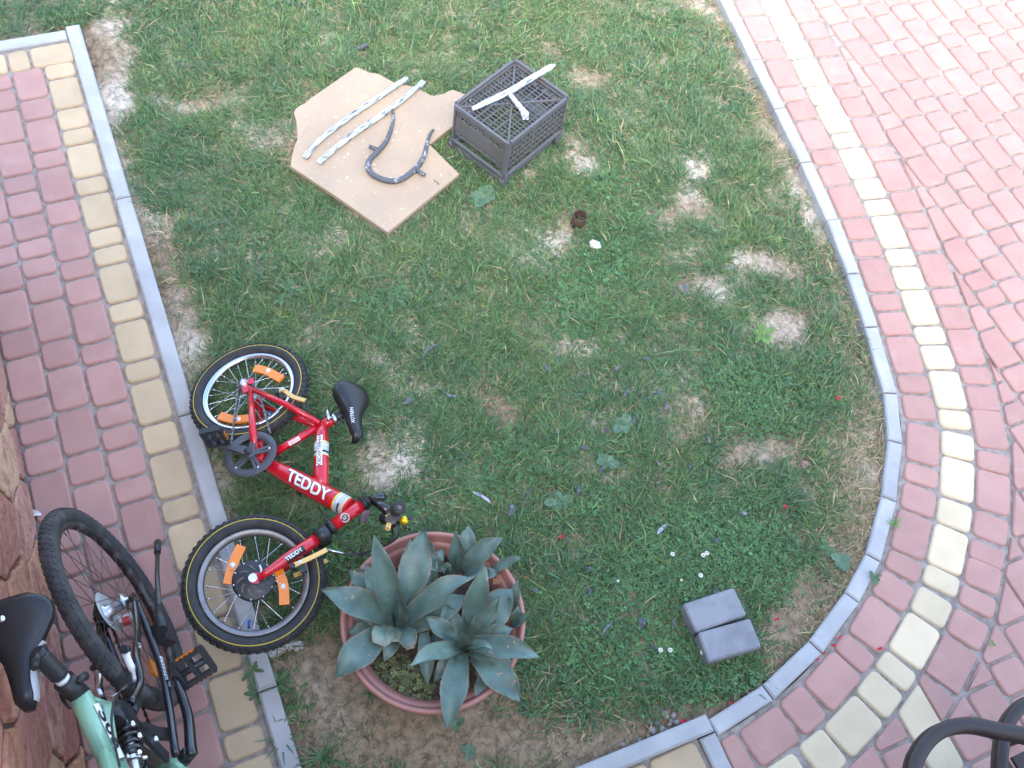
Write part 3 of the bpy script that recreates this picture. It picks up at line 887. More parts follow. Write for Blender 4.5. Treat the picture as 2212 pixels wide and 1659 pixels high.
# clover and other small-leaved ground cover, densest in the lower right of the lawn
CLOV_PX = [(1400, 1250, .26, .14), (1500, 1190, .18, .12), (1340, 1420, .22, .10), (1620, 1180, .12, .10), (1560, 1480, .16, .06), (1650, 1230, .12, .10), (1240, 620, .14, .10), (1310, 560, .12, .10), (1260, 690, .12, .08), (1650, 850, .12, .12), (1640, 900, .1, .08), (1560, 820, .1, .08),
           (1100, 980, .10, .06), (1180, 1000, .08, .06), (880, 1100, .1, .05), (1050, 1050, .1, .06), (720, 1180, .07, .10), (1360, 480, .08, .06), (720, 1030, .06, .05), (1280, 1090, .1, .05), (850, 650, .1, .05), (1300, 400, .1, .08), (1440, 1150, .15, .08), (610, 1500, .05, .08), (1470, 1400, .1, .06)]
def clover():
    r = np.random.default_rng(8); V = []; F_ = []; C_ = []
    for px_, py_, rx, ry in CLOV_PX:
        cx_, cy_ = at(px_, py_, GZ)[:2]
        for k in range(int(rx * ry * 26000)):
            x, y = r.normal(cx_, rx * .7), r.normal(cy_, ry * .7)
            a = np.array([x]); b = np.array([y])
            if not in_lawn(a, b)[0] or blocked(a, b)[0]: continue
            z = GZ + r.uniform(.014, .030); s_ = r.uniform(.0035, .0068); az = r.uniform(0, 6.28)
            three = r.random() < .65
            c = np.array([.080, .185, .070]) * math.exp(r.normal(0, .22)) + np.array([.02, .02, -.005]) * r.random()
            tl = r.normal(0, .25, 2)
            for q in range(3 if three else 1):
                t = az + q * 2.094; ex, ey = math.cos(t), math.sin(t); o = len(V)
                k_ = 1. if three else 1.5
                for u, w in ((.1, 0), (.9, -.75), (1.75, -.55), (1.9, 0), (1.75, .55), (.9, .75)):
                    dx, dy = s_ * k_ * (u * ex - w * ey), s_ * k_ * (u * ey + w * ex)
                    V.append((x + dx, y + dy, z + dx * tl[0] + dy * tl[1] + s_ * .35 * abs(w))); C_.append((*c, 1))
                F_ += [(o, o + 1, o + 2, o + 3), (o, o + 3, o + 4, o + 5)]
    me = bpy.data.meshes.new('clover'); me.from_pydata(V, [], F_); me.materials.append(M['clover'])
    ca = me.color_attributes.new('col', 'FLOAT_COLOR', 'POINT'); ca.data.foreach_set('color', np.array(C_, np.float32).ravel())
    o = bpy.data.objects.new('clover', me); COL.objects.link(o); tag(o, 'small round clover leaves growing among the lawn grass', 'clover', kind='stuff')
clover()
M['chain'] = mat('chain_steel', (.20, .18, .165), .45, metal=.7, col2=(.12, .09, .07), noise=(60., .45, .65))
M['grey_plastic'] = mat('dark_grey_plastic', (.060, .063, .072), .5, wear=(30., (.11, .11, .115), .55, .8, .5))
M['dark_rim'] = mat('black_rim_worn', (.035, .034, .034), .4, metal=.3, col2=(.13, .11, .10), noise=(30., .5, .7))

# ------------------------------------------------------------------ bicycle helpers
def unit(v):
    v = np.array(v, float); return v / np.linalg.norm(v)
def frame_M(c, n, xhint=(1, 0, 0)):
    z = unit(n); x = np.array(xhint, float); x = unit(x - z * (x @ z)); y = np.cross(z, x)
    m = np.eye(4); m[:3, 0] = x; m[:3, 1] = y; m[:3, 2] = z; m[:3, 3] = c
    return m
def tr(m, p): return m[:3, :3] @ np.array(p, float) + m[:3, 3]
def ribbon(mb, pts, w, t, n):
    P = np.array(pts, float); n = unit(n); v = []
    for i in range(len(P)):
        d = unit(P[min(i + 1, len(P) - 1)] - P[max(i - 1, 0)]); s_ = unit(np.cross(n, d))
        ww = w if np.isscalar(w) else w[i]
        for a, b in ((-1, -1), (1, -1), (1, 1), (-1, 1)): v.append(P[i] + s_ * a * ww / 2 + n * b * t / 2)
    f = []
    for i in range(len(P) - 1):
        for k in range(4): f.append((i * 4 + k, i * 4 + (k + 1) % 4, i * 4 + 4 + (k + 1) % 4, i * 4 + 4 + k))
    k = 4 * (len(P) - 1); f += [(3, 2, 1, 0), (k, k + 1, k + 2, k + 3)]
    return mb.add(v, f)
def letters(text, size, A, d, n, r=None, mat_=None, name='lettering', parent=None, outline=None, shear=0., lift=.0012, bold=0., sx=1.):
    """flat print wrapped on a tube of radius r about the axis A,d (or flat if r is None); n faces the reader"""
    cu = bpy.data.curves.new('print', 'FONT'); cu.body = text; cu.size = size; cu.align_x = 'CENTER'; cu.align_y = 'CENTER'; cu.shear = shear; cu.offset = bold
    cu.resolution_u = 3
    ob = bpy.data.objects.new('print', cu)
    me = bpy.data.meshes.new_from_object(ob)
    bpy.data.objects.remove(ob); bpy.data.curves.remove(cu)
    d = unit(d); n = unit(np.array(n) - d * (np.array(n) @ d)); y = np.cross(n, d)
    off = worigin(parent)
    bm = bmesh.new(); bm.from_mesh(me)
    bmesh.ops.triangulate(bm, faces=bm.faces[:])
    if r is not None:
        for _ in range(3):
            ed = [e for e in bm.edges if e.calc_length() > .005]
            if ed: bmesh.ops.subdivide_edges(bm, edges=ed, cuts=1); bmesh.ops.triangulate(bm, faces=bm.faces[:])
    for v in bm.verts:
        v.co.x *= sx
        if r is None: p = np.array(A) + d * v.co.x + y * v.co.y + n * lift
        else:
            a = v.co.y / (r + lift); p = np.array(A) + d * v.co.x + (r + lift) * (math.cos(a) * n + math.sin(a) * y)
        v.co = p - off
    bm.to_mesh(me); bm.free()
    me.materials.clear(); me.materials.append(mat_)
    o = bpy.data.objects.new(name, me); COL.objects.link(o); o.parent = parent
    return o
def sleeve(mb, A, d, n, r, x0, x1, a0, a1, lift=.0008, k=10):
    """patch of print on a tube"""
    d = unit(d); n = unit(np.array(n) - d * (np.array(n) @ d)); y = np.cross(n, d); v = []; f = []
    for i in range(k + 1):
        a = a0 + (a1 - a0) * i / k
        for xx in (x0, x1): v.append(np.array(A) + d * xx + (r + lift) * (math.cos(a) * n + math.sin(a) * y))
    for i in range(k): f.append((2 * i, 2 * i + 1, 2 * i + 3, 2 * i + 2))
    return mb.add(v, f, True)
def saddle(parent, rear, nose, top, wr, mat_, ht=.02, hb=.028, curve=.012):
    ax = np.array(nose) - np.array(rear); Ls = np.linalg.norm(ax); ax /= Ls
    top = unit(np.array(top) - ax * (np.array(top) @ ax)); lat = np.cross(top, ax)
    us = np.linspace(0, 1, 15); mb = MB(); v = []; K = 20; thin = ht > .024
    for u in us:
        w = wr * (np.interp(u, [0, .04, .12, .25, .38, .55, .75, .92, 1], [.45, .76, .97, 1., .74, .42, .31, .26, .13]))
        e = np.interp(u, [0, .06, .9, 1], [.35, 1, 1, .4]) if not thin else np.interp(u, [0, .06, .3, .6, .9, 1], [.45, 1., 1., .72, .58, .3])
        c = np.array(rear) + ax * u * Ls + top * (curve * ((u - .45) * 2) ** 2 - (.02 if u > .95 else 0) * (u - .95) * 20)
        for k in range(K):
            t = 2 * math.pi * k / K; ct, st = math.cos(t), math.sin(t)
            cw = math.copysign(abs(ct) ** .8, ct)
            v.append(c + lat * w * cw + top * ((ht if st > 0 else hb) * e * math.copysign(abs(st) ** .8, st)))
    f = []
    for i in range(len(us) - 1):
        for k in range(K): f.append((i * K + k, (i + 1) * K + k, (i + 1) * K + (k + 1) % K, i * K + (k + 1) % K))
    f += [tuple(range(K)), tuple((len(us) - 1) * K + k for k in range(K))[::-1]]
    mb.add(v, f, True)
    return mb.build('saddle', mat_, parent), ax, top, lat

def wheel(parent, label, c, n, Rt, rt, rim_o, rim_i, nsp, spoke_mat, rim_mat, tyre_mat, knobs, stripe=None, hub=None, xh=(1, 0, 0), flange=.022, hubw=.03, spoke_r=.0011, nipples=True, hubc=.012):
    m = frame_M(c, n, xh)
    mb = MB()
    prof = [(Rt + rt * math.cos(a) * (1 if math.cos(a) > 0 else .95), rt * math.sin(a)) for a in np.linspace(0, 2 * math.pi, 16, endpoint=False)]
    mb.lathe(prof, 72, m, closed=True)
    if knobs:
        nk, rows = knobs
        for k in range(nk):
            for j, (b, ln) in enumerate(rows):
                t = 2 * math.pi * (k + .5 * (j % 2)) / nk
                e = np.array([math.cos(t), math.sin(t), 0]); tg = np.array([-math.sin(t), math.cos(t), 0])
                od = e * math.cos(b) + np.array([0, 0, 1]) * math.sin(b)
                p = e * Rt + od * (rt + .0012 - (.0022 if nk > 60 else 0))
                s2 = np.cross(od, tg)
                A_ = np.array([tg, s2, od]).T
                mb.box(tr(m, p), (2 * math.pi * Rt / nk * ln, .0085, .0055), m[:3, :3] @ A_)
    w = mb.build('wheel', tyre_mat, parent)
    if label: w['label'] = label
    if stripe:
        rs, zs, ms = stripe
        MB().lathe([(rs + .0022 * math.cos(a), zs + .0016 * math.sin(a)) for a in np.linspace(0, 6.283, 6, endpoint=False)], 72, m, closed=True).build('tyre_stripe', ms, w)
    hwd = rt * .52
    MB().lathe([(rim_o, -hwd), (rim_o + .004, -hwd), (rim_o + .004, hwd), (rim_o, hwd), (rim_i + .004, hwd * .75), (rim_i, 0), (rim_i + .004, -hwd * .75)], 72, m, closed=True).build('rim', rim_mat, w)
    me = {}
    for k in range(nsp):
        sgn = 1 if k % 2 else -1; grp = (k // 2) % 2
        t = 2 * math.pi * k / nsp; t0 = t + (.85 if grp else -.85) * (1 if flange < .04 else .35)
        a = tr(m, (flange * math.cos(t0), flange * math.sin(t0), sgn * hubw)); b = tr(m, (rim_i * math.cos(t), rim_i * math.sin(t), sgn * .003))
        s_ = MB().tube([a, b], spoke_r, 5, cap=False)
        if nipples:
            q = b + unit(a - b) * .012; s_.tube([q, b], spoke_r * 1.9, 5)
        s_.build('spoke', spoke_mat, w)
    if hub == 'drum':
        MB().lathe([(0, .036), (.020, .036), (.030, .031), (.058, .029), (.0655, .026), (.0655, .018), (.05, .015), (.02, .012), (.02, -.03), (.045, -.032), (.045, -.036), (0, -.036)], 40, m).build('hub', M['black_plastic'], w)
        for k in range(10):
            t = 2 * math.pi * k / 10 + .2
            MB().lathe([(0, .0295), (.003, .029), (.0035, .0265)], 8, m @ np.array([[1, 0, 0, .0610 * math.cos(t)], [0, 1, 0, .0610 * math.sin(t)], [0, 0, 1, 0], [0, 0, 0, 1]])).build('spoke_head', M['chrome'], w)
        for k in range(9):                                   # swept slots in the drum
            t = 2 * math.pi * k / 9
            pts = [tr(m, ((.030 + .02 * q) * math.cos(t + .5 * q), (.030 + .02 * q) * math.sin(t + .5 * q), .0312 - .0010 * q)) for q in (0, .5, 1)]
            ribbon(MB(), pts, .006, .002, n).build('hub_slot', M['steel_dark'] if k > 1 else M['alu'], w)
    elif hub == 'small':
        MB().lathe([(0, hubw + .012), (.009, hubw + .012), (.011, hubw + .004), (flange + .003, hubw), (flange + .003, hubw - .004), (hubc, hubw - .008), (hubc, -hubw + .008), (flange + .003, -hubw + .004), (flange + .003, -hubw), (.009, -hubw - .004), (0, -hubw - .012)], 24, m).build('hub', M['alu'], w)
    return w, m

# ------------------------------------------------------------------ red child's bicycle, lying on its left side
def red_bike():
    A = zoom((700, 1300, 1700, 2050), 2212); B_ = zoom((700, 1900, 1700, 2650), 2212)
    P0 = at(*A(658, 592), .105)
    N = unit((-.19, .23, 1.))
    fp = lambda x, y, h=0.: onp(*A(x, y), P0, N, h)
    P2 = at(*B_(700, 950), .235); N2 = unit((.02, -.08, .995))
    gp = lambda x, y, h=0.: onp(*B_(x, y), P2, N2, h)
    fb = lambda x, y, h=0.: onp(*B_(x, y), P0, N, h)
    b = thing('bicycle', "small red child's bicycle lying on its side beside the agave pot", 'bicycle', (P0[0], P0[1], 0))
    red = M['red_paint']
    BBc = fp(742, 1190)
    H0, H1 = fb(1375, 466), fb(1655, 262)                    # head tube, lower and upper end
    dm = fp(1500, 1600) - BBc
    mb = MB()
    m0, m1 = BBc, fp(1545, 1618)
    ts = np.linspace(0, 1, 7)
    mb.tube([m0 + (m1 - m0) * t for t in ts], [.020, .024, .029, .033, .034, .033, .030], 18)
    mb.tube([BBc - N * .036, BBc + N * .036], .023, 18)
    SC = fp(1292, 893)
    s0, s1 = fp(1300, 880), fp(1290, 1450)
    mb.tube([s0 + (s1 - s0) * t for t in ts], [.019, .022, .0235, .025, .026, .026, .024], 16)
    c0, c1 = fp(1300, 885), fp(800, 1175)
    mb.tube([c0, (c0 + c1) / 2, c1], [.0145, .0135, .015], 14)
    mb.tube([fp(1280, 900), fp(1425, 826)], .0185, 16)
    mb.tube([H0, H1], .0205, 20)
    fr = mb.build('frame', red, b)
    # stays and dropouts
    for h, lab in ((.052, 1), (-.052, 0)):
        k = 1 if h > 0 else -1
        d = P0 + N * h
        dr_ = fp(668, 560, h) if h > 0 else P0 + N * h + (fp(668, 560, .052) - P0 - N * .052)
        MB().tube([dr_, (fp(980, 700, h) if h > 0 else dr_ + (SC - dr_) * .55), SC + N * h * .3], [.009, .0115, .0105], 12).build('seat_stay', red, b)
        q = fp(690, 950, h) if h > 0 else dr_ + (BBc - dr_) * .62
        MB().tube([dr_, q, BBc + N * h * .45], [.009, .0135, .012], 12).build('chain_stay', red, b)
        e = MB()
        ribbon(e, [P0 + N * h + (fp(640, 590, .052) - fp(605, 495, .052)) * .8, P0 + N * h, P0 + N * h - (fp(700, 470, .052) - fp(605, 495, .052)) * -.9], .030, .005, N)
        e.build('dropout', red, b)
    # prints on the frame
    up = np.array([0, 0, 1.])
    view = unit(np.array([0, 0, CAMZ]) - fp(1200, 1450))
    dd = unit(m1 - m0)
    ctr = fp(1205, 1440); ctr = m0 + dd * ((ctr - m0) @ dd)
    letters('TEDDY', .056, ctr + dd * .008, dd, view + .1 * up, .0335, M['black_print'], 'lettering', fr, shear=-.25, lift=.0010, bold=.0030)
    letters('TEDDY', .056, ctr + dd * .008, dd, view + .1 * up, .0335, M['white'], 'lettering', fr, shear=-.25, lift=.0017, bold=.0016)
    q = m0 + dd * ((fp(1420, 1560) - m0) @ dd)
    sleeve(MB(), q, dd, view, .0335, .014, .050, -1.25, 1.25).build('decal', M['lightgrey'], fr)
    sleeve(MB(), q, dd, view, .0335, .009, .014, -1.25, 1.25).build('decal', M['yellow_print'], fr)
    sleeve(MB(), q, dd, view, .0335, .030, .037, -1.2, -.1, .0011).build('decal', M['black_print'], fr)
    sleeve(MB(), q, dd, view, .0335, .022, .026, -.2, 1.2, .0011).build('decal', M['white'], fr)
    sleeve(MB(), q, dd, view, .0335, .050, .053, -1.25, 1.25).build('decal', M['yellow_print'], fr)
    ds = unit(s1 - s0); v2 = unit(np.array([0, 0, CAMZ]) - s0)
    q = s0 + ds * ((fp(1280, 1120) - s0) @ ds)
    for x0, x1, mm, l_ in ((-.026, .026, 'lightgrey', .0008), (-.029, -.026, 'yellow_print', .0009), (.026, .029, 'yellow_print', .0009), (.010, .018, 'black_print', .0011), (-.016, -.011, 'white', .0011)):
        sleeve(MB(), q, ds, v2, .025, x0, x1, -1.2, 1.2, l_).build('decal', M[mm], fr)
    q = s0 + ds * ((fp(1255, 1150) - s0) @ ds) 
    sleeve(MB(), q, ds, v2, .0252, -.062, .062, -.62, .10, .0016, 6).build('sticker', M['white'], fr)
    yv = np.cross(unit(v2 - ds * (v2 @ ds)), ds)
    letters('WHEELWORX', .0205, q, ds, v2 - yv * .26, .0252, M['black_print'], 'lettering', fr, lift=.0024, bold=.0002)
    q = (c0 + c1) / 2; dc = unit(c0 - c1)
    sleeve(MB(), q, -dc, v2, .0138, -.022, .020, -.5, .5, .0008, 4).build('sticker', M['white'], fr)
    letters('TEDDY', .0125, q, dc, v2, .0138, M['red_paint'], 'lettering', fr, lift=.0014, bold=.0003)
    dh = unit(H1 - H0); q = H0 + dh * ((fb(1525, 400) - H0) @ dh)
    mm_ = frame_M(q + unit(v2) * .0212, v2, dh)
    MB().lathe([(0, .0006), (.0150, .0000)], 20, mm_).build('head_badge', M['lightgrey'], fr)
    MB().lathe([(0, .0012), (.0115, .0008)], 20, mm_).build('head_badge', M['black_print'], fr)
    letters('LF', .013, q + unit(v2) * .0224, dh, v2, None, M['white'], 'lettering', fr, lift=.0006)
    # wheels
    w1, mr = wheel(b, 'rear wheel with a bright silver rim', P0, N, .192, .0245, .165, .150, 28, M['chrome'], M['chrome'], M['rubber'], (56, ((-.95, .5), (-.35, .55), (.35, .55), (.95, .5))), (.1985, .0222, M['stripe_yellow']), 'small', (1, .3, 0), .018, .028)
    w2, mf = wheel(b, 'front wheel with a dull worn rim and black drum hub', P2, N2, .1935, .0245, .166, .150, 20, M['chrome'], M['dull_rim'], M['rubber'], (56, ((-.95, .5), (-.35, .55), (.35, .55), (.95, .5))), (.2000, .0222, M['stripe_yellow']), 'drum', (1, -.3, 0), .060, .024)
    for pts, fn, par, hh in (([(705, 385), (815, 412), (945, 482)], fp, w1, .012), ([(395, 805), (520, 838), (705, 822)], fp, w1, .012), ([(588, 628), (515, 790), (470, 968)], gp, w2, .014), ([(900, 812), (958, 975), (968, 1150)], gp, w2, .014)):
        pp = smoothpts([fn(*p, hh) for p in pts], 4)
        rf = ribbon(MB(), pp, .031, .010, N if fn is fp else N2).build('reflector', M['orange'], par)
    for p, fn, par in (((822, 400), fp, w1), ((560, 830), fp, w1), ((507, 797), gp, w2), ((955, 985), gp, w2)):
        MB().lathe([(0, .003), (.008, .002), (.009, -.002)], 14, frame_M(fn(*p, .021 if fn is gp else .019), N if fn is fp else N2)).build('reflector_screw', M['white_plastic'], par)
    MB().tube([gp(655, 1360, .004), gp(655, 1285, .006)], .0045, 8).build('valve_cap', M['blue_cap'], w2)
    MB().tube([fp(840, 800, .0), fp(835, 770, .0)], .0045, 8).build('valve_cap', M['blue_cap'], w1)
    # axle nuts
    for c, n_ in ((P0, N), (P2, N2)):
        mm_ = frame_M(c + n_ * .055, n_)
        MB().lathe([(0, .018), (.0045, .018), (.0045, .010), (.0095, .010), (.0095, .003), (.014, .003), (.014, -.003), (.004, -.003), (.004, -.11), (.0095, -.111), (.0095, -.119), (0, -.119)], 6 if n_ is N else 10, mm_, smooth=False).build('axle_nut', M['chrome'], b)
    # sprocket, chain, chainring, cranks, pedals
    MB().lathe([(0.008, .047), (.030, .047), (.032, .045), (.030, .043), (.008, .043)], 22, frame_M(P0, N)).build('sprocket', M['steel_dark'], b)
    RC = onp(*A(668, 1142), P0, N, .045)
    mm_ = frame_M(RC, N, fp(900, 1100) - fp(700, 1100))
    cw = MB().lathe([(.062, -.002), (.090, -.002), (.092, .0), (.090, .003), (.062, .003)], 48, mm_, closed=True)
    for k in range(5):
        t = 2 * math.pi * k / 5 + .35
        for s_ in (-.11, .11):
            ribbon(cw, [tr(mm_, (.016 * math.cos(t + s_ * 3), .016 * math.sin(t + s_ * 3), .002)), tr(mm_, (.068 * math.cos(t + s_), .068 * math.sin(t + s_), .001))], .010, .004, N)
    cw.lathe([(0, .012), (.016, .012), (.020, .003), (.020, -.004), (0, -.006)], 20, mm_)
    cw_ = cw.build('chainring', M['grey_plastic'], b)
    for k in range(5):
        t = 2 * math.pi * k / 5 + .35
        MB().lathe([(0, .005), (.004, .0045), (.0045, .002)], 8, mm_ @ np.array([[1, 0, 0, .066 * math.cos(t)], [0, 1, 0, .066 * math.sin(t)], [0, 0, 1, 0], [0, 0, 0, 1]])).build('chainring_bolt', M['chrome'], cw_)
    CR0 = RC + N * .016; CR1 = onp(*A(400, 1062), P0, N, .070)
    ribbon(MB(), smoothpts([CR0, CR0 + (CR1 - CR0) * .5 - N * .001, CR1], 4), [.032, .029, .026, .024, .022, .021, .021, .022, .022], .013, N).build('crank', M['grey_plastic'], b)
    MB().lathe([(0, .006), (.006, .005), (.0135, .004), (.0135, -.001)], 18, frame_M(CR0 + N * .005, N)).build('crank_cap', M['black_plastic'], b)
    CL0 = BBc - N * .055; CL1 = CL0 - (CR1 - CR0) * .98; CL1 = CL1 - N * ((CL1 - CL0) @ N)
    ribbon(MB(), [CL0, CL1], .022, .013, N).build('crank', M['black_plastic'], b)
    def pedal(p, sg, xh):
        mm_ = frame_M(p, N * sg, xh)
        pd = MB()
        for y_ in (-.030, .030): pd.box(tr(mm_, (0, y_, .048)), (.022, .012, .084), mm_[:3, :3])
        for z_ in (.010, .048, .088): pd.box(tr(mm_, (0, 0, z_)), (.020, .062, .012), mm_[:3, :3])
        pd.tube([tr(mm_, (0, 0, -.006)), tr(mm_, (0, 0, .09))], .008, 10)
        for y_ in (-.036, .036):
            for z_ in np.linspace(.012, .084, 6): pd.box(tr(mm_, (0, y_, z_)), (.016, .006, .006), mm_[:3, :3])
        o = pd.build('pedal', M['black_plastic'], b)
        for y_ in (-.0365, .0365): MB().box(tr(mm_, (.0, y_, .048)), (.014, .004, .040), mm_[:3, :3]).build('pedal_reflector', M['orange'], o)
    pedal(CR1, 1, unit(CR1 - CR0) * .3 + np.array([.5, .9, 0])); pedal(CL1, -1, (1, 0, 0))
    for (x0, y0, x1, y1) in ((500, 1048, 562, 530), (846, 960, 748, 610)):
        ch = MB(); a, e = fp(x0, y0, .045), fp(x1, y1, .045); n_ = int(np.linalg.norm(e - a) / .0105)
        for k in range(n_):
            p = a + (e - a) * (k + .5) / n_; d = unit(e - a)
            ch.bar(p - d * .0058, p + d * .0058, .0085 if k % 2 else .0060, .007 if k % 2 else .004, N)
        ch.build('chain', M['chain'], b)
    # seat
    sp0, sp1 = fp(1415, 830), fp(1492, 792)
    MB().tube([sp0, sp1], .0125, 14).build('seat_post', M['black_plastic'], b)
    MB().tube([fp(1395, 842), fp(1432, 824)], .0215, 16).build('seat_clamp', M['chrome'], b)
    ql = MB(); ql.tube([fp(1360, 850, .022), fp(1355, 800, .028), fp(1345, 735, .030)], [.006, .007, .005], 8); ql.tube([fp(1385, 830, .02), fp(1345, 800, .03)], .005, 8)
    ql.build('clamp_lever', M['chrome'], b)
    tdir = unit(sp1 - sp0)
    rear, nose = fp(1522, 548), fp(1598, 1030)
    sad, ax, tp, lat = saddle(b, rear + tdir * .012, nose + tdir * .004, tdir + N * .75, .074, M['saddle'], .026, .040, .010)
    MB().tube([fp(1470, 700), fp(1455, 780), fp(1478, 860)], .004, 8).build('saddle_rail', M['black_plastic'], b)
    vv = unit(np.array([0, 0, CAMZ]) - nose)
    # print on the side of the saddle nose
    sg_ = 1 if lat[2] > 0 else -1
    pc = rear + tdir * .012 + (nose - rear) * .66 + lat * sg_ * .026 + tp * .016
    letters('XOTREN', .017, pc, -ax, lat * sg_ * .6 + tp * .8, None, M['white'], 'lettering', sad, lift=.006)
    # headset, stem, handlebar
    hs = MB()
    for t, r_ in ((1.0, .024), (1.045, .0265), (1.085, .0225), (1.13, .024), (1.17, .020)):
        hs.tube([H0 + (H1 - H0) * t, H0 + (H1 - H0) * (t + .035)], r_, 18)
    hs.tube([H0 - dh * .004, H0 + dh * .012], .0245, 18)
    hs.build('headset', M['black_plastic'], b)
    T1 = fb(1858, 182)
    MB().tube([H1 + dh * .02, T1], .0135, 16).tube([fb(1770, 232), fb(1905, 330)], [.0145, .017], 16).build('stem', M['black_gloss'], b)
    MB().lathe([(0, .001), (.0125, 0)], 14, frame_M(T1 + dh * .0008, dh)).build('stem_bolt', M['chrome'], b)
    C = fb(1915, 338)
    E = at(*B_(1988, 285), C[2] + .225)
    hd = unit(E - C); E2 = C - hd * .225
    hbm = MB(); lat_b = unit(np.cross(hd, dh))
    hbm.tube(smoothpts([E2, C - hd * .10, C - hd * .03, C + hd * .03, C + hd * .10, E], 3), .011, 12)
    hbm.tube([C - hd * .022, C + hd * .022], .0195, 16)
    hbm.build('handlebar', M['black_gloss'], b)
    for e, s_ in ((E, 1), (E2, -1)):
        g = MB().lathe([(0, -.004), (.006, -.004), (.007, .0), (.019, .0), (.0205, -.004), (.0205, -.009), (.0165, -.014), (.0155, -.05), (.017, -.085), (.021, -.09), (.021, -.098), (.011, -.10)], 24, frame_M(e, hd * s_))
        g.build('grip', M['rubber'], b)
    # brake levers and bell
    def lever(base, s_):
        pz = base
        lv = MB(); lv.box(pz, (.022, .03, .020))
        t1 = at(*B_(1885, 430), pz[2]); t2 = at(*B_(1850, 505), pz[2] + .02)
        d = (t1 - at(*B_(1900, 390), pz[2])) if s_ > 0 else -(t1 - at(*B_(1900, 390), pz[2]))
        lv.tube([pz, pz + d * .7, pz + d * 2.2 + hd * .03 * s_], [.010, .008, .009], 10, flat=.7)
        lv.build('brake_lever', M['gold'], b)
        MB().tube([pz - hd * .012, pz + hd * .014], .0165, 14).build('lever_clamp', M['black_plastic'], b)
    lever(at(*B_(1905, 395), C[2] + .10), 1)
    lever(C - hd * .10 + np.array([.02, -.02, 0]), -1)
    bell = at(*B_(2028, 400), C[2] + .10)
    MB().lathe([(0, .010), (.010, .009), (.0125, .005), (.0130, 0), (.0130, -.010), (.006, -.014)], 18, frame_M(bell, unit((.5, -.2, .8)))).build('bell', M['yellow_bright'], b)
    MB().tube([at(*B_(1900, 470), C[2] + .06), at(*B_(1990, 415), C[2] + .09), bell], .006, 8).tube([bell, at(*B_(2090, 375), C[2] + .10)], .006, 8).build('bell_bracket', M['black_plastic'], b)
    # fork
    K0 = H0 - dh * .006; crown = gp(1290, 535, .0)
    fk = MB()
    fk.tube([H0, (H0 + crown) / 2, crown], [.022, .024, .024], 16)
    fko = fk.build('fork', M['black_plastic'], b)
    for h in (.052, -.052):
        cl_ = gp(1285, 545, h) if h > 0 else gp(1285, 545, 0.) + N2 * h
        MB().tube([crown, cl_], .023, 14).tube([cl_ - unit(gp(690, 960, h) - cl_) * .03, cl_ + unit(gp(690, 960, h) - cl_) * .012], .025, 16).build('fork_crown', M['black_plastic'], fko)
        e = gp(735, 915, h) if h > 0 else gp(735, 915, 0.) + N2 * h
        md = cl_ + (e - cl_) * .55
        MB().tube([cl_, md, cl_ + (e - cl_) * .85, e], [.0195, .019, .0125, .011], 16).build('fork_leg', red, fko)
        d = P2 + N2 * h
        ribbon(MB(), [e + (e - d) * .25, d, d - (e - d) * .25], .034, .006, N2).build('dropout', red, fko)
    fl0, fl1 = gp(1285, 545, .052), gp(735, 915, .052); df = unit(fl1 - fl0); vf = unit(np.array([0, 0, CAMZ]) - fl0)
    q = fl0 + df * ((gp(1040, 690, .052) - fl0) @ df)
    sleeve(MB(), q, df, vf, .0192, -.036, .030, -.45, .75, .0008, 6).build('sticker', M['black_print'], fko)
    letters('TEDDY', .0185, q, -df, vf, .0192, M['white'], 'lettering', fko, shear=-.2, lift=.0016, bold=.0004)
    # brakes
    for pts, h, fn in (([(1040, 805), (1110, 775), (1220, 725), (1345, 662)], .062, gp), ([(905, 588), (960, 580), (1050, 640), (1155, 672)], .062, fp)):
        pp = [fn(*p, h) for p in pts]
        n_ = N2 if fn is gp else N
        ribbon(MB(), smoothpts(pp, 3), .0145, .010, n_).build('brake_arm', M['gold'], b)
        bk = MB(); bk.tube([pp[0] - n_ * .02, pp[0] + n_ * .006], .009, 12); bk.box(pp[1] + unit(np.cross(n_, pp[3] - pp[0])) * -.016 - n_ * .01, (.018, .03, .014)); bk.build('brake_pad', M['black_plastic'], b)
        MB().tube([pp[1] + n_ * .004, pp[1] + n_ * .011], .006, 8).build('brake_bolt', M['chrome'], b)
        pq = [p - n_ * .124 for p in pp]
        ribbon(MB(), pq, .0145, .010, n_).build('brake_arm', M['gold'], b)
    nd = [gp(1348, 662, .066), gp(1420, 678, .06), gp(1500, 697, .055)]
    MB().tube(nd, [.0035, .0035, .0045], 8).build('cable_noodle', M['chrome'], b)
    MB().tube(smoothpts([nd[-1], at(*B_(1620, 700), .28), at(*B_(1760, 665), .32), at(*B_(1900, 605), .36), at(*B_(1975, 535), .40), at(*B_(1965, 450), .42), at(*B_(1910, 405), C[2] + .10)], 6), .003, 7).build('brake_cable', M['black_plastic'], b)
    MB().tube(smoothpts([fb(1270, 290, -.02), fb(1345, 395, .03), at(*B_(1430, 530), .26), at(*B_(1530, 640), .24), at(*B_(1640, 705), .26), at(*B_(1800, 690), .24), at(*B_(1930, 560), .16), C - hd * .10], 6), .003, 7).build('brake_cable', M['black_plastic'], b)
    MB().tube([fp(1155, 672, .06), fp(1190, 770, .05)], .0045, 8).build('cable_boot', M['black_plastic'], b)
red_bike()

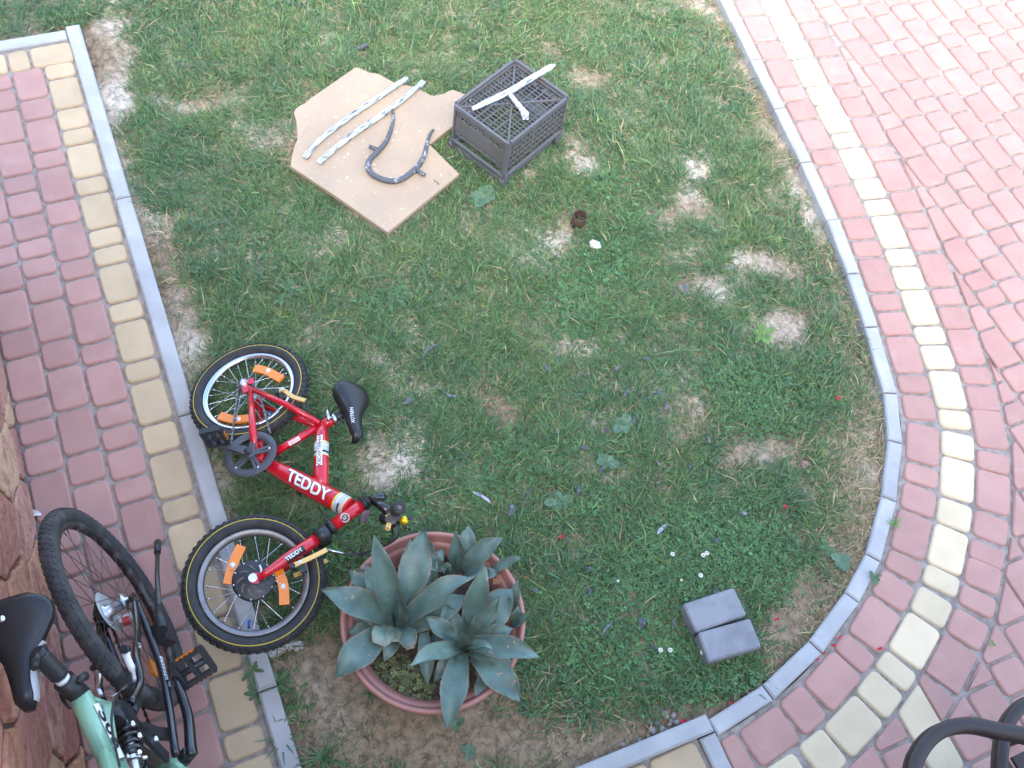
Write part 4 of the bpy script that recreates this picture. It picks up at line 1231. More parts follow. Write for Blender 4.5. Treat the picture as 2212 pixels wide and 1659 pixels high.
# ------------------------------------------------------------------ green and black bicycle leaning on the wall
def green_bike():
    Cz = zoom((0, 1950, 1000, 2700), 2212); D = zoom((0, 2400, 1000, 3072), 2212)
    f = unit((.153, -.988, 0)); l = unit((-.988, -.153, 0))
    lean = math.radians(15)
    u = math.cos(lean) * np.array([0, 0, 1.]) + math.sin(lean) * l
    n = np.cross(u, f)                                       # side that faces the garden
    RW = .338
    HB = at(*Cz(1030, 1058), RW * math.cos(lean))
    bp = lambda x, y, h=0., Z=D: onp(*Z(x, y), HB, n, h)
    L = lambda a, b, h=0.: HB + f * a + u * b + n * h       # forward, up, sideways
    b = thing('bicycle', 'green and black full-suspension bicycle leaning against the stone wall', 'bicycle', tuple(HB - u * RW))
    blk = M['black_gloss']
    kn = (90, ((-.8, .62), (-.27, .62), (.27, .62), (.8, .62)))
    w1, m1 = wheel(b, 'rear wheel with black spokes', HB, n, .3125, .0255, .287, .270, 32, M['steel_dark'], M['dark_rim'], M['rubber2'], kn, None, 'small', f, .026, .032, .0011, hubc=.019)
    w2, m2 = wheel(b, 'front wheel', L(1.04, 0), n, .3125, .0255, .287, .270, 32, M['steel_dark'], M['dark_rim'], M['rubber2'], kn, None, 'small', f, .026, .032, .0011, hubc=.019)
    # cassette and pale spoke guard on the wall side
    for k in range(6):
        r_ = .052 - .0055 * k
        MB().lathe([(.01, -.034 - .005 * k), (r_, -.034 - .005 * k), (r_ + .002, -.0355 - .005 * k), (r_, -.037 - .005 * k), (.01, -.037 - .005 * k)], 26, m1).build('sprocket', M['steel_dark'], b)
    MB().lathe([(.024, -.0305), (.066, -.024), (.066, -.0255), (.024, -.032)], 36, m1).build('spoke_guard', M['guard'], b)
    letters('PRIOR', .014, tr(m1, (0, 0, 0)) + unit(np.array([0, 0, CAMZ]) - HB) * .0195, -n, unit(np.array([0, 0, CAMZ]) - HB), None, M['black_print'], 'lettering', w1)
    ribbon(MB(), smoothpts([bp(1335, 540, .0), bp(1350, 600, .0), bp(1362, 665, 0.)], 3), .03, .008, n).build('reflector', M['orange'], w1)
    rr_ = MB(); rr_.box(bp(1135, 1165, -.01, Cz), (.05, .02, .045)); rr_.build('rear_reflector', M['white_plastic'], b)
    MB().box(bp(1120, 1180, .0, Cz), (.022, .018, .03)).build('rear_reflector', M['red_paint'], b)
    # seat post, saddle
    SR, SN = at(*Cz(100, 985), .845), at(*D(255, 975), .835)
    sad, ax, tp, lat = saddle(b, SR, SN, np.array([0, 0, 1.]) * .9 + u * .3, .094, M['saddle'], .022, .045, .012)
    sgn = 1 if lat @ n > 0 else -1
    # grey panel on the flank of the saddle
    mb = MB(); v = []; us = np.linspace(.46, .95, 11)
    for i, q in enumerate(us):
        w = .094 * np.interp(q, [0, .04, .12, .25, .38, .55, .75, .92, 1], [.45, .76, .97, 1., .74, .42, .31, .26, .13])
        c = SR + (SN - SR) * q + tp * .012 * ((q - .45) * 2) ** 2
        e_ = math.sin(math.pi * (i + .15) / 10.6) ** .6
        for t in (.15 + .75 * e_, .3, -.15, -.35 - .45 * e_):
            ct, st_ = math.cos(t), math.sin(t)
            v.append(c + lat * sgn * (w * abs(ct) ** .8 * 1.02 + .0015) + tp * ((.022 if st_ > 0 else .045) * 1.03 * math.copysign(abs(st_) ** .8, st_)))
    mb.add(v, [(4 * i + k, 4 * i + k + 1, 4 * i + 5 + k, 4 * i + 4 + k) for i in range(10) for k in range(3)], True).build('saddle_panel', M['grey_vinyl'], sad)
    MB().lathe([(0, .004), (.008, .002), (.009, 0)], 12, frame_M(at(*Cz(12, 1162), .868), (0, 0, 1))).build('saddle_rivet', M['chrome'], sad)
    p0, p1, p2 = bp(355, 490), bp(590, 740), bp(700, 830)
    dp = unit(p1 - p0)
    bt = MB(); ln = np.linalg.norm(p1 - p0)
    pts = []; rad = []
    for k in range(17):
        pts.append(p0 + dp * ln * .72 * k / 16); rad.append(.0225 if k % 2 else .0205)
    bt.tube(pts, rad, 18).build('seat_post_boot', M['black_plastic'], b)
    MB().tube([p0 - dp * .015, p2], .0165, 16).build('seat_post', M['black_plastic'], b)
    MB().tube([p0 + dp * ln * .80, p0 + dp * ln * .92], .0175, 16).build('seat_post_band', M['white_plastic'], b)
    MB().tube([p1 - dp * .012, p2 + dp * .006], .0265, 18).build('seat_collar', M['black_plastic'], b)
    MB().tube([bp(690, 735, .026), bp(720, 690, .035), bp(755, 672, .04)], [.008, .009, .012], 10).build('clamp_bolt', M['black_plastic'], b)
    ribbon(MB(), smoothpts([bp(545, 765, -.03), bp(545, 840, -.035), bp(575, 910, -.03), bp(612, 955, -.02)], 3), .012, .006, n).build('clamp_lever', M['black_plastic'], b)
    MB().tube([bp(300, 590, .02), bp(330, 520, .02)], .0035, 7).tube([bp(390, 420, .0), bp(340, 470, .0), bp(300, 600, 0)], .009, 8).build('saddle_clamp', M['black_plastic'], b)
    # main frame
    g0, g1 = bp(705, 840), bp(1010, 1486)
    dg = unit(g1 - g0)
    BBp = bp(1520, 1480, .0); G2 = g0 + dg * .46
    fr = MB()
    fr.tube([g0 - dg * .01, g0 + dg * .05, g0 + dg * .2, g1, G2], [.026, .027, .029, .030, .030], 18)
    fr.tube([g0 + dg * .02, bp(935, 930, -.012), g0 + dg * .22 - n * .01], [.02, .016, .018], 14)
    fr.tube([G2, BBp], [.026, .024], 14); fr.tube([BBp - n * .036, BBp + n * .036], .024, 18)
    HT = L(.86, .52); HL = L(.90, .41)
    fr.tube([G2, (G2 + HL) / 2, HL], [.03, .032, .028], 16); fr.tube([HL, HT], .02, 16); fr.tube([g0 + dg * .12, HT + u * -.02], [.02, .018], 14)
    fro = fr.build('frame', M['green_paint'], b)
    vw = unit(np.array([0, 0, CAMZ]) - g1)
    q = g0 + dg * ((bp(960, 1190) - g0) @ dg); nr = n * 1.0 + vw * .35
    sleeve(MB(), q, dg, nr, .0295, -.070, .074, -.25, .62, .0008, 6).build('sticker', M['white'], fro)
    yv = np.cross(unit(nr - dg * (nr @ dg)), dg)
    letters('505', .040, q, dg, unit(nr - dg * (nr @ dg)) + yv * .19, .0295, M['black_print'], 'lettering', fro, lift=.0018, bold=.0010, sx=1.75)
    letters('CTM', .016, g0 + dg * .035, dg, nr + yv * .5, .028, M['black_print'], 'lettering', fro, lift=.0012)
    # rear swing arm
    HL_ = .058
    for h in (HL_, -HL_):
        a = HB + n * h
        if h > 0:
            ss = [a, bp(1215, 1250, h, Cz), bp(1205, 480, h), bp(1235, 640, h), bp(1235, 760, h * .85), bp(1150, 920, h * .5)]
            cs = [a, bp(1350, 380, h), bp(1440, 640, h), bp(1500, 960, h * .9), bp(1545, 1300, h * .8), bp(1560, 1370, h * .7)]
            S1, C1 = ss, cs
        else:
            ss = [p - n * ((p - HB) @ n) * 2 for p in S1]; cs = [p - n * ((p - HB) @ n) * 2 for p in C1]
        MB().tube(smoothpts(ss, 4), .0105, 12).build('seat_stay', blk, b)
        MB().tube(smoothpts(cs, 4), .0115, 12).build('chain_stay', blk, b)
        ribbon(MB(), [a + u * .03 + f * .02, a, a - u * .02 + f * .03], .03, .006, n).build('dropout', blk, b)
    dq = unit(S1[2] - S1[1]); letters('LH', .020, bp(1212, 430, HL_), dq, n + .5 * np.array([0, 0, 1]), .0108, M['white'], 'lettering', b, lift=.0012)
    dq = unit(C1[3] - C1[1]); letters('aluminium', .020, bp(1425, 600, HL_) + dq * .01, dq, n + .6 * np.array([0, 0, 1]), .0125, M['white'], 'lettering', b, lift=.0012)
    sleeve(MB(), bp(1465, 760, HL_ * .95), unit(C1[3] - C1[2]), n, .0118, -.010, .010, -1.5, 1.5).build('sticker', M['white'], b)
    MB().tube([bp(1150, 915, .0), bp(1100, 1010, .0)], .032, 14, flat=.6).tube([bp(1060, 960, 0), bp(1010, 1090, -.01)], .028, 12).build('linkage', M['black_plastic'], b)
    for pts in ([(1110, 930), (1200, 1100), (1280, 1160)], [(1210, 1120), (1330, 1250), (1480, 1400)], [(1280, 1140), (1400, 1180), (1500, 1190)]):
        ribbon(MB(), [bp(*p, .025) for p in pts], .034, .012, n).build('linkage_plate', M['black_plastic'], b)
    for p in ((1245, 1195), (1185, 1090), (1390, 1225)):
        MB().lathe([(0, .004), (.008, .003), (.009, -.004)], 12, frame_M(bp(*p, .036), n)).build('pivot_bolt', M['chrome'], b)
    # shock absorber
    s0, s1 = bp(1125, 1130), bp(1175, 1400)
    ds = unit(s1 - s0); Ls = np.linalg.norm(s1 - s0); e1 = unit(np.cross(ds, n)); e2 = np.cross(ds, e1)
    co = [s0 + ds * Ls * t + .0265 * (math.cos(2 * math.pi * 4.6 * t) * e1 + math.sin(2 * math.pi * 4.6 * t) * e2) for t in np.linspace(0, 1, 76)]
    sh = MB().tube([s0 - ds * .03, s1 + ds * .06], .013, 14); sho = sh.build('shock_absorber', M['alu'], b)
    MB().tube(co, .0062, 8).build('spring', M['black_gloss'], sho)
    MB().tube([s0 - ds * .012, s0], .030, 18).build('spring_collar', M['white_plastic'], sho)
    kb_ = MB()
    for k in range(6):
        t = 2 * math.pi * k / 6; kb_.tube([s1 + ds * .005, s1 + ds * .008 + .034 * (math.cos(t) * e1 + math.sin(t) * e2)], .006, 8)
    kb_.tube([s1, s1 + ds * .014], .024, 14); kb_.build('spring_adjuster', M['chrome'], sho)
    # kickstand
    KH = .075
    MB().box(bp(1445, 1300, KH * .9, Cz), (.06, .075, .034), np.array([f, u, n]).T).build('kickstand_mount', M['black_plastic'], b)
    MB().tube([bp(1432, 1260, KH + .02, Cz), bp(1408, 1060, KH + .02, Cz)], [.017, .014], 14).build('kickstand_hinge', M['black_plastic'], b)
    ks = MB().tube([bp(1405, 1060, KH + .02, Cz), bp(1390, 780, KH + .025, Cz), bp(1395, 540, KH + .03, Cz)], [.0085, .0075, .007], 12).build('kickstand', M['steel_dark'], b)
    MB().tube([bp(1392, 580, KH + .03, Cz), bp(1397, 485, KH + .03, Cz)], [.0105, .012], 12).build('kickstand_foot', M['black_plastic'], b)
    # left crank and pedal, right crank on the wall side
    X0 = bp(1690, 1330, .070); X1 = bp(1560, 690, .085)
    MB().tube(smoothpts([bp(1700, 1385, .068), X0, bp(1668, 1050, .082), bp(1610, 850, .088), X1], 3), [.012, .016, .0175, .017, .016, .0155, .015, .0145, .014, .014, .0135, .0135, .013], 12).tube([BBp + n * .03, X0], [.022, .02], 16).build('crank', blk, b)
    MB().tube([BBp - n * .06, BBp - n * .06 - (X1 - X0) * .98], .012, 12).build('crank', blk, b)
    def pedal(c, ex, sg):
        mm_ = frame_M(c, n * sg, ex); pd = MB()
        for y_ in (-.036, .036): pd.box(tr(mm_, (0, y_, .055)), (.026, .012, .10), mm_[:3, :3])
        for z_ in (.010, .055, .10): pd.box(tr(mm_, (0, 0, z_)), (.022, .074, .014), mm_[:3, :3])
        pd.tube([tr(mm_, (0, 0, -.01)), tr(mm_, (0, 0, .10))], .010, 10)
        for y_ in (-.042, .042):
            for z_ in np.linspace(.01, .10, 7): pd.box(tr(mm_, (0, y_, z_)), (.02, .006, .007), mm_[:3, :3])
        o = pd.build('pedal', M['black_plastic'], b)
        for y_ in (-.0435, .0435): MB().box(tr(mm_, (0, y_, .055)), (.016, .004, .060), mm_[:3, :3]).build('pedal_reflector', M['orange'], o)
    pedal(X1, u * .8 + f * .5, 1); pedal(BBp - n * .06 - (X1 - X0) * .98, f, -1)
    MB().lathe([(.02, -.045), (.085, -.045), (.088, -.047), (.085, -.050), (.02, -.05)], 40, frame_M(BBp, n, f)).build('chainring', M['steel_dark'], b)
    for sg in (1, -1):
        ch = MB(); a = BBp - n * .047 + u * .085 * sg; e = HB - n * .047 + u * .035 * sg; k_ = int(np.linalg.norm(a - e) / .011)
        for k in range(k_):
            p = a + (e - a) * (k + .5) / k_; d = unit(e - a); ch.bar(p - d * .006, p + d * .006, .0075 if k % 2 else .005, .007 if k % 2 else .004, n)
        ch.build('chain', M['steel_dark'], b)
    # rear brake
    for pts, h, mm in (([(1108, 440), (1120, 500), (1160, 590), (1195, 640), (1205, 710)], .045, 'white_plastic'), ([(835, 590), (870, 640), (880, 720), (865, 800), (900, 860)], -.045, 'alu')):
        MB().tube(smoothpts([bp(*p, h) for p in pts], 3), [.012] * 3 + [.010] * 9 + [.008], 10, flat=.7).build('brake_arm', M[mm], b)
    MB().tube([bp(1092, 437, .05), bp(1125, 440, .05)], .012, 12).build('brake_bolt', M['black_plastic'], b)
    MB().tube([bp(822, 600, -.03), bp(840, 590, -.03)], .009, 10).build('brake_bolt', M['black_plastic'], b)
    MB().tube(smoothpts([bp(1195, 735, .04), bp(1100, 760, .045), bp(1020, 880, .05), bp(990, 1000, .05), bp(990, 1120, .045), bp(1020, 1290, .04), bp(1060, 1480, .035)], 6), .003, 7).build('brake_cable', M['black_plastic'], b)
    MB().tube([bp(905, 860, -.03), bp(1000, 850, .0), bp(1185, 720, .04)], .0013, 6).build('brake_wire', M['alu'], b)
    # front end (below the picture)
    st = unit(HT - HL)
    for h in (.05, -.05): MB().tube([HL - st * .02 + n * h, L(1.04, 0, h)], [.017, .012], 12).build('fork_leg', blk, b)
    MB().tube([HL - st * .02 - n * .05, HL - st * .02 + n * .05], .02, 12).build('fork_crown', blk, b)
    MB().tube([HT, HT + st * .05, HT + st * .07 + f * .06], .015, 12).build('stem', blk, b)
    ht = HT + st * .07 + f * .06
    MB().tube(smoothpts([ht - n * .12 - f * .05, ht - n * .08 - f * .02, ht, ht + n * .14, ht + n * .28 - f * .03], 3), .0125, 12).build('handlebar', blk, b)
    MB().tube([ht + n * .17 - f * .005, ht + n * .285 - f * .033], .017, 12).build('grip', M['rubber'], b)
green_bike()

# ------------------------------------------------------------------ agaves in a terracotta-coloured pot
def pot_and_agaves():
    Q = zoom((1200, 2000, 2300, 3000), 1825)
    c = POTC; zt = .262
    pr = thing('plant_pot', 'wide round terracotta-pink plastic plant pot holding the agaves', 'plant pot', (c[0], c[1], GZ))
    m = np.eye(4); m[:3, 3] = (c[0], c[1], 0)
    prof = [(.0, GZ + .004), (.15, GZ + .004), (.16, GZ + .012), (.205, .12), (.247, .222), (.256, .230), (.281, .234), (.2875, .240), (.2885, .254), (.285, .261), (.279, .2625), (.2735, .259), (.270, .245), (.262, .232), (.256, .215), (.250, .195), (.2445, .193), (.243, .180), (.238, .178), (.236, .165), (.23, .15)]
    MB().lathe(prof, 84, m).build('pot_wall', M['terracotta'], pr)
    # soil, lumpy
    r = np.random.default_rng(4); v = []; f = []; nr, ns = 14, 64
    v.append((c[0], c[1], .185))
    for i in range(1, nr + 1):
        for k in range(ns):
            t = 2 * math.pi * k / ns; rr = .246 * i / nr
            v.append((c[0] + rr * math.cos(t), c[1] + rr * math.sin(t), .176 + r.normal(0, .004) + .012 * (1 - i / nr)))
    for k in range(ns): f.append((0, 1 + k, 1 + (k + 1) % ns))
    for i in range(nr - 1):
        for k in range(ns):
            a = 1 + i * ns + k; b = 1 + i * ns + (k + 1) % ns; f.append((a, a + ns, b + ns, b))
    MB().add(v, f, True).build('potting_soil', M['pot_soil'], pr)
    # leaf material: blue-green flesh, tan margins and scars
    am = bpy.data.materials.new('agave_leaf'); am.use_nodes = True
    nt = am.node_tree; Nn = nt.nodes; Lk = nt.links; b = Nn['Principled BSDF']
    at_ = Nn.new('ShaderNodeAttribute'); at_.attribute_name = 'col'
    tc = Nn.new('ShaderNodeTexCoord'); n1 = Nn.new('ShaderNodeTexNoise'); n1.inputs['Scale'].default_value = 26; n1.inputs['Detail'].default_value = 6; Lk.new(tc.outputs['Object'], n1.inputs['Vector'])
    mr = Nn.new('ShaderNodeMapRange'); mr.inputs[1].default_value = .3; mr.inputs[2].default_value = .7; mr.inputs[3].default_value = .82; mr.inputs[4].default_value = 1.16; Lk.new(n1.outputs['Fac'], mr.inputs[0])
    sc_ = Nn.new('ShaderNodeVectorMath'); sc_.operation = 'SCALE'; Lk.new(at_.outputs['Color'], sc_.inputs[0]); Lk.new(mr.outputs[0], sc_.inputs['Scale'])
    n2 = Nn.new('ShaderNodeTexNoise'); n2.inputs['Scale'].default_value = 34; n2.inputs['Detail'].default_value = 3; n2.inputs['Distortion'].default_value = 1.2; Lk.new(tc.outputs['Object'], n2.inputs['Vector'])
    m2 = Nn.new('ShaderNodeMapRange'); m2.inputs[1].default_value = .69; m2.inputs[2].default_value = .72; Lk.new(n2.outputs['Fac'], m2.inputs[0])
    mx = Nn.new('ShaderNodeMix'); mx.data_type = 'RGBA'; Lk.new(m2.outputs[0], mx.inputs[0]); Lk.new(sc_.outputs[0], mx.inputs[6]); mx.inputs[7].default_value = (.36, .26, .17, 1)
    Lk.new(mx.outputs[2], b.inputs['Base Color']); b.inputs['Roughness'].default_value = .42; b.inputs['Specular IOR Level'].default_value = .45
    bp = Nn.new('ShaderNodeBump'); bp.inputs['Strength'].default_value = .2; bp.inputs['Distance'].default_value = .004; Lk.new(n1.outputs['Fac'], bp.inputs['Height']); Lk.new(bp.outputs[0], b.inputs['Normal'])

    def leaf(parent, b0, t0, zb, zt_, width, arch=.05, fold=.35, cut=1.0, twist=0., pale=0., seg=29, bend=0.):
        P0 = at(*Q(*b0), zb); P2 = at(*Q(*t0), zt_)
        d = P2 - P0; L_ = np.linalg.norm(d)
        sid = unit(np.cross(d, (0, 0, 1.)) if abs(unit(d)[2]) < .95 else np.array([1., .2, 0]))
        P1 = (P0 + P2) / 2 + np.array([0, 0, arch]) + sid * bend
        us = np.linspace(0, cut, seg); K = (-1, -.86, -.45, 0, .45, .86, 1)
        v = []; col = []
        base = np.array([.098, .160, .133]) * (1 + pale * .5) + np.array([.03, .03, .015]) * pale
        ph = t0[0] * .1
        rr = random.Random(int(b0[0] * 7 + t0[0] * 13 + t0[1]))
        for side in (1, -1):
            for i, u in enumerate(us):
                p = (1 - u) ** 2 * P0 + 2 * u * (1 - u) * P1 + u * u * P2
                tg = unit(2 * (1 - u) * (P1 - P0) + 2 * u * (P2 - P1) + 1e-9)
                w = width / 2 * np.interp(u, [0, .12, .3, .45, .58, .72, .86, 1], [.55, .64, .86, 1., .95, .70, .36, .0])
                s_ = unit(np.cross(tg, (0, 0, 1.)) if abs(tg[2]) < .97 else sid)
                if s_ @ sid < 0: s_ = -s_
                up = np.cross(s_, tg); up = up if up[2] > 0 or abs(up[2]) < .2 else -up
                a = twist * (u - .3); s2 = s_ * math.cos(a) + up * math.sin(a); up2 = up * math.cos(a) - s_ * math.sin(a)
                th = .0045 * (1 - .8 * u) + .0012
                for k in K:
                    wv = .010 * math.sin(11 * u + 3 * k + ph + .4 * rr.random()) * (abs(k) ** 2) * (width / .1)
                    e = 1.
                    if abs(k) == 1: e = 1.02 + (.055 * (.1 / width) ** .6 if i % 2 else 0.)
                    q = p + s2 * w * k * e + up2 * (fold * w * k * k + wv) - (up2 * th * (1 - abs(k)) * 1. if side < 0 else 0)
                    v.append(q)
                    cc = base * (1.0 + .10 * (1 - abs(k)))
                    if abs(k) == 1: cc = np.array([.21, .22, .15]) if i % 2 == 0 else np.array([.19, .14, .10])
                    cc = cc * (1 + .22 * math.sin(u * 9 + rr.random() * .5 + t0[0]) * (1 - abs(k)))
                    if u > .965 * cut: cc = np.array([.14, .085, .065]) if cut == 1 else np.array([.42, .33, .22])
                    if cut < 1 and u > .8 * cut: cc = cc * .6 + np.array([.30, .26, .18]) * .4
                    col.append((*cc, 1))
        nK = len(K); f = []
        for s_ in range(2):
            o = s_ * seg * nK
            for i in range(seg - 1):
                for k in range(nK - 1):
                    q = (o + i * nK + k, o + i * nK + k + 1, o + (i + 1) * nK + k + 1, o + (i + 1) * nK + k)
                    f.append(q if s_ == 0 else q[::-1])
        mb = MB().add(v, f, True)
        ob = mb.build('leaf', am, parent)
        ca = ob.data.color_attributes.new('col', 'FLOAT_COLOR', 'POINT'); ca.data.foreach_set('color', np.array(col, np.float32).ravel())
        return ob
    PX = 1 / 1825 * 1100 * .54 / 715.                       # a zoom pixel in metres at leaf level
    def plant(label, base_px, leaves, z):
        p = at(*Q(*base_px), .18)
        t = thing('agave', label, 'agave', (p[0], p[1], .18), 'agaves in the pot')
        for L_ in leaves:
            (b0, t0, zt_, w), kw = L_[:4], (L_[4] if len(L_) > 4 else {})
            kw = dict(kw); zb = kw.pop('zb', z)
            leaf(t, b0, t0, zb, zt_, w * PX, **kw)
    plant('large agave with a tall upright leaf and broken lower leaf, nearest the red bicycle', (650, 815), [
        ((600, 830), (320, 885), .235, 150, dict(arch=.03)), ((720, 850), (1120, 640), .27, 210, dict(arch=.05, zb=.215)),
        ((600, 720), (325, 465), .30, 200, dict(arch=.05)), ((700, 740), (828, 195), .34, 215, dict(arch=.06, fold=.3)), ((700, 640), (735, 250), .26, 120, dict(zb=.21, arch=.05)),
        ((560, 880), (222, 1188), .245, 215, dict(arch=.07, fold=.25)), ((600, 800), (132, 598), .36, 195, dict(arch=.06)), ((690, 800), (1165, 498), .38, 165, dict(arch=.10, twist=.9)),
        ((680, 840), (745, 1020), .25, 130, dict(arch=.05, cut=.86)), ((820, 880), (848, 1240), .215, 105, dict(arch=.05)), ((590, 830), (505, 1010), .27, 150, dict(arch=.05, pale=.9, cut=.78)), ((620, 830), (615, 1000), .265, 105, dict(arch=.05, pale=.9, cut=.72)), ((580, 760), (430, 420), .33, 130, dict(arch=.04)), ((720, 760), (960, 560), .33, 130, dict(arch=.06)), ((560, 840), (330, 760), .25, 120, dict(zb=.21)), ((650, 870), (560, 1080), .225, 110, dict(zb=.21, arch=.04)),
        ((625, 830), (487, 222), .50, 165, dict(arch=.05, fold=.55)), ((635, 830), (640, 575), .47, 105, dict(arch=.0, fold=.9)), ((660, 830), (655, 680), .44, 85, dict(fold=1.1, arch=0))], .235)
    plant('agave with leaves hanging over the near rim of the pot, pointing downwards', (1080, 980), [
        ((1040, 940), (955, 690), .27, 140, dict(arch=.03)), ((1180, 900), (1405, 585), .30, 220, dict(arch=.06)), ((1150, 1020), (1468, 1348), .245, 200, dict(arch=.08, fold=.25)),
        ((1200, 1170), (1190, 1358), .235, 85, dict(arch=.03, zb=.20, pale=.6)), ((1060, 1020), (968, 1535), .27, 178, dict(arch=.10, fold=.3)), ((1110, 960), (1602, 1048), .34, 160, dict(arch=.08)),
        ((1110, 900), (1232, 435), .44, 165, dict(arch=.05, fold=.45)), ((1060, 985), (722, 1102), .36, 130, dict(arch=.10, twist=-.7, pale=.7)), ((1090, 965), (1282, 988), .38, 80, dict(arch=.05, twist=.8, pale=.7)),
        ((1070, 975), (1085, 765), .48, 105, dict(arch=0., fold=1.0)), ((1060, 985), (1075, 850), .46, 90, dict(arch=0, fold=1.1)), ((880, 900), (1010, 1010), .23, 90, dict(zb=.21, arch=.03)), ((1020, 930), (830, 780), .30, 120, dict(arch=.04)), ((1130, 920), (1330, 640), .36, 120, dict(arch=.05)), ((1130, 1010), (1430, 1100), .25, 110, dict(arch=.05)), ((1030, 1020), (890, 1210), .25, 100, dict(arch=.06)), ((1160, 960), (1420, 850), .27, 120, dict(arch=.05))], .24)
    plant('agave with short upright leaves at the back of the pot', (1030, 480), [
        ((880, 560), (790, 200), .29, 130, dict(arch=.05)), ((860, 500), (950, 330), .25, 90, dict(zb=.21)), ((1090, 420), (1122, 165), .30, 120, dict(arch=.04)), ((1080, 460), (1348, 248), .34, 140, dict(arch=.05)), ((960, 470), (718, 372), .32, 110, dict(arch=.05, twist=.5)),
        ((1030, 470), (1033, 200), .38, 100, dict(arch=.02, fold=.7)), ((1040, 460), (1060, 300), .40, 60, dict(arch=0, fold=1.)), ((1090, 500), (1250, 470), .34, 120, dict(arch=.06)), ((960, 500), (990, 420), .30, 70, dict(fold=.8)), ((1180, 520), (1320, 490), .24, 80, dict(zb=.21)), ((1250, 490), (1468, 378), .30, 72, dict(arch=.04, zb=.22))], .235)
    plant('small agave offset with narrow leaves at the right edge of the pot', (1385, 790), [
        ((1390, 760), (1452, 515), .33, 80, dict(arch=.02)), ((1385, 760), (1316, 622), .31, 50, dict(arch=.02)), ((1400, 840), (1522, 765), .31, 82, dict(arch=.03)), ((1350, 850), (1306, 735), .29, 50, dict(arch=.02)), ((1400, 790), (1385, 640), .33, 40, dict(fold=.9, arch=0)), ((1410, 850), (1450, 700), .28, 60, dict(zb=.2))], .22)
    # little clover-like plants on the potting soil
    rg = np.random.default_rng(12); V = []; F_ = []; C_ = []
    for cx_, cy_, sg, cnt in ((560, 1080, 60, 60), (700, 1190, 90, 150), (830, 1260, 60, 60), (1150, 1090, 50, 50), (1270, 1050, 50, 40), (1370, 1040, 30, 22), (1240, 390, 40, 26), (760, 1130, 60, 50), (960, 370, 30, 14), (640, 590, 50, 10), (900, 860, 50, 26), (420, 770, 40, 16)):
        for k in range(cnt):
            p = at(*Q(rg.normal(cx_, sg), rg.normal(cy_, sg * .7)), .195)
            if math.hypot(p[0] - c[0], p[1] - c[1]) > .235 or rg.random() < .45: continue
            s_ = rg.uniform(.0040, .0075); a0 = rg.uniform(0, 6.28); z = .183 + rg.uniform(.004, .02); cl = np.array([.095, .12, .045]) * math.exp(rg.normal(0, .4)) + np.array([.03, .0, .0]) * rg.random()
            for q in range(4):
                t = a0 + q * 1.571; ex, ey = math.cos(t), math.sin(t); o = len(V)
                for u, w in ((.05, 0), (.9, -.7), (1.7, -.5), (1.55, 0), (1.7, .5), (.9, .7)):
                    V.append((p[0] + s_ * (u * ex - w * ey), p[1] + s_ * (u * ey + w * ex), z + s_ * .3 * abs(w))); C_.append((*cl, 1))
                F_ += [(o, o + 1, o + 2, o + 3), (o, o + 3, o + 4, o + 5)]
    me = bpy.data.meshes.new('pot_clover'); me.from_pydata(V, [], F_); me.materials.append(M['clover'])
    ca = me.color_attributes.new('col', 'FLOAT_COLOR', 'POINT'); ca.data.foreach_set('color', np.array(C_, np.float32).ravel())
    o = bpy.data.objects.new('pot_clover', me); COL.objects.link(o); tag(o, 'tiny olive clover plants covering the potting soil', 'clover', kind='stuff')
    # dry curled leaf in the pot
    lf = MB(); P = at(*Q(1330, 525), .215)
    pts = [(-.03, -.008, .0), (-.012, -.016, .008), (.01, -.013, .002), (.028, -.004, .010), (.022, .012, .003), (.004, .016, .012), (-.014, .010, .004), (-.026, .006, .012), (0, 0, .014)]
    lf.add([P + np.array(p) for p in pts], [(i, (i + 1) % 8, 8) for i in range(8)]); tag(lf.build('dry_leaf', M['tan_leaf'], off=P), 'curled tan dead leaf lying in the plant pot', 'leaf')
pot_and_agaves()

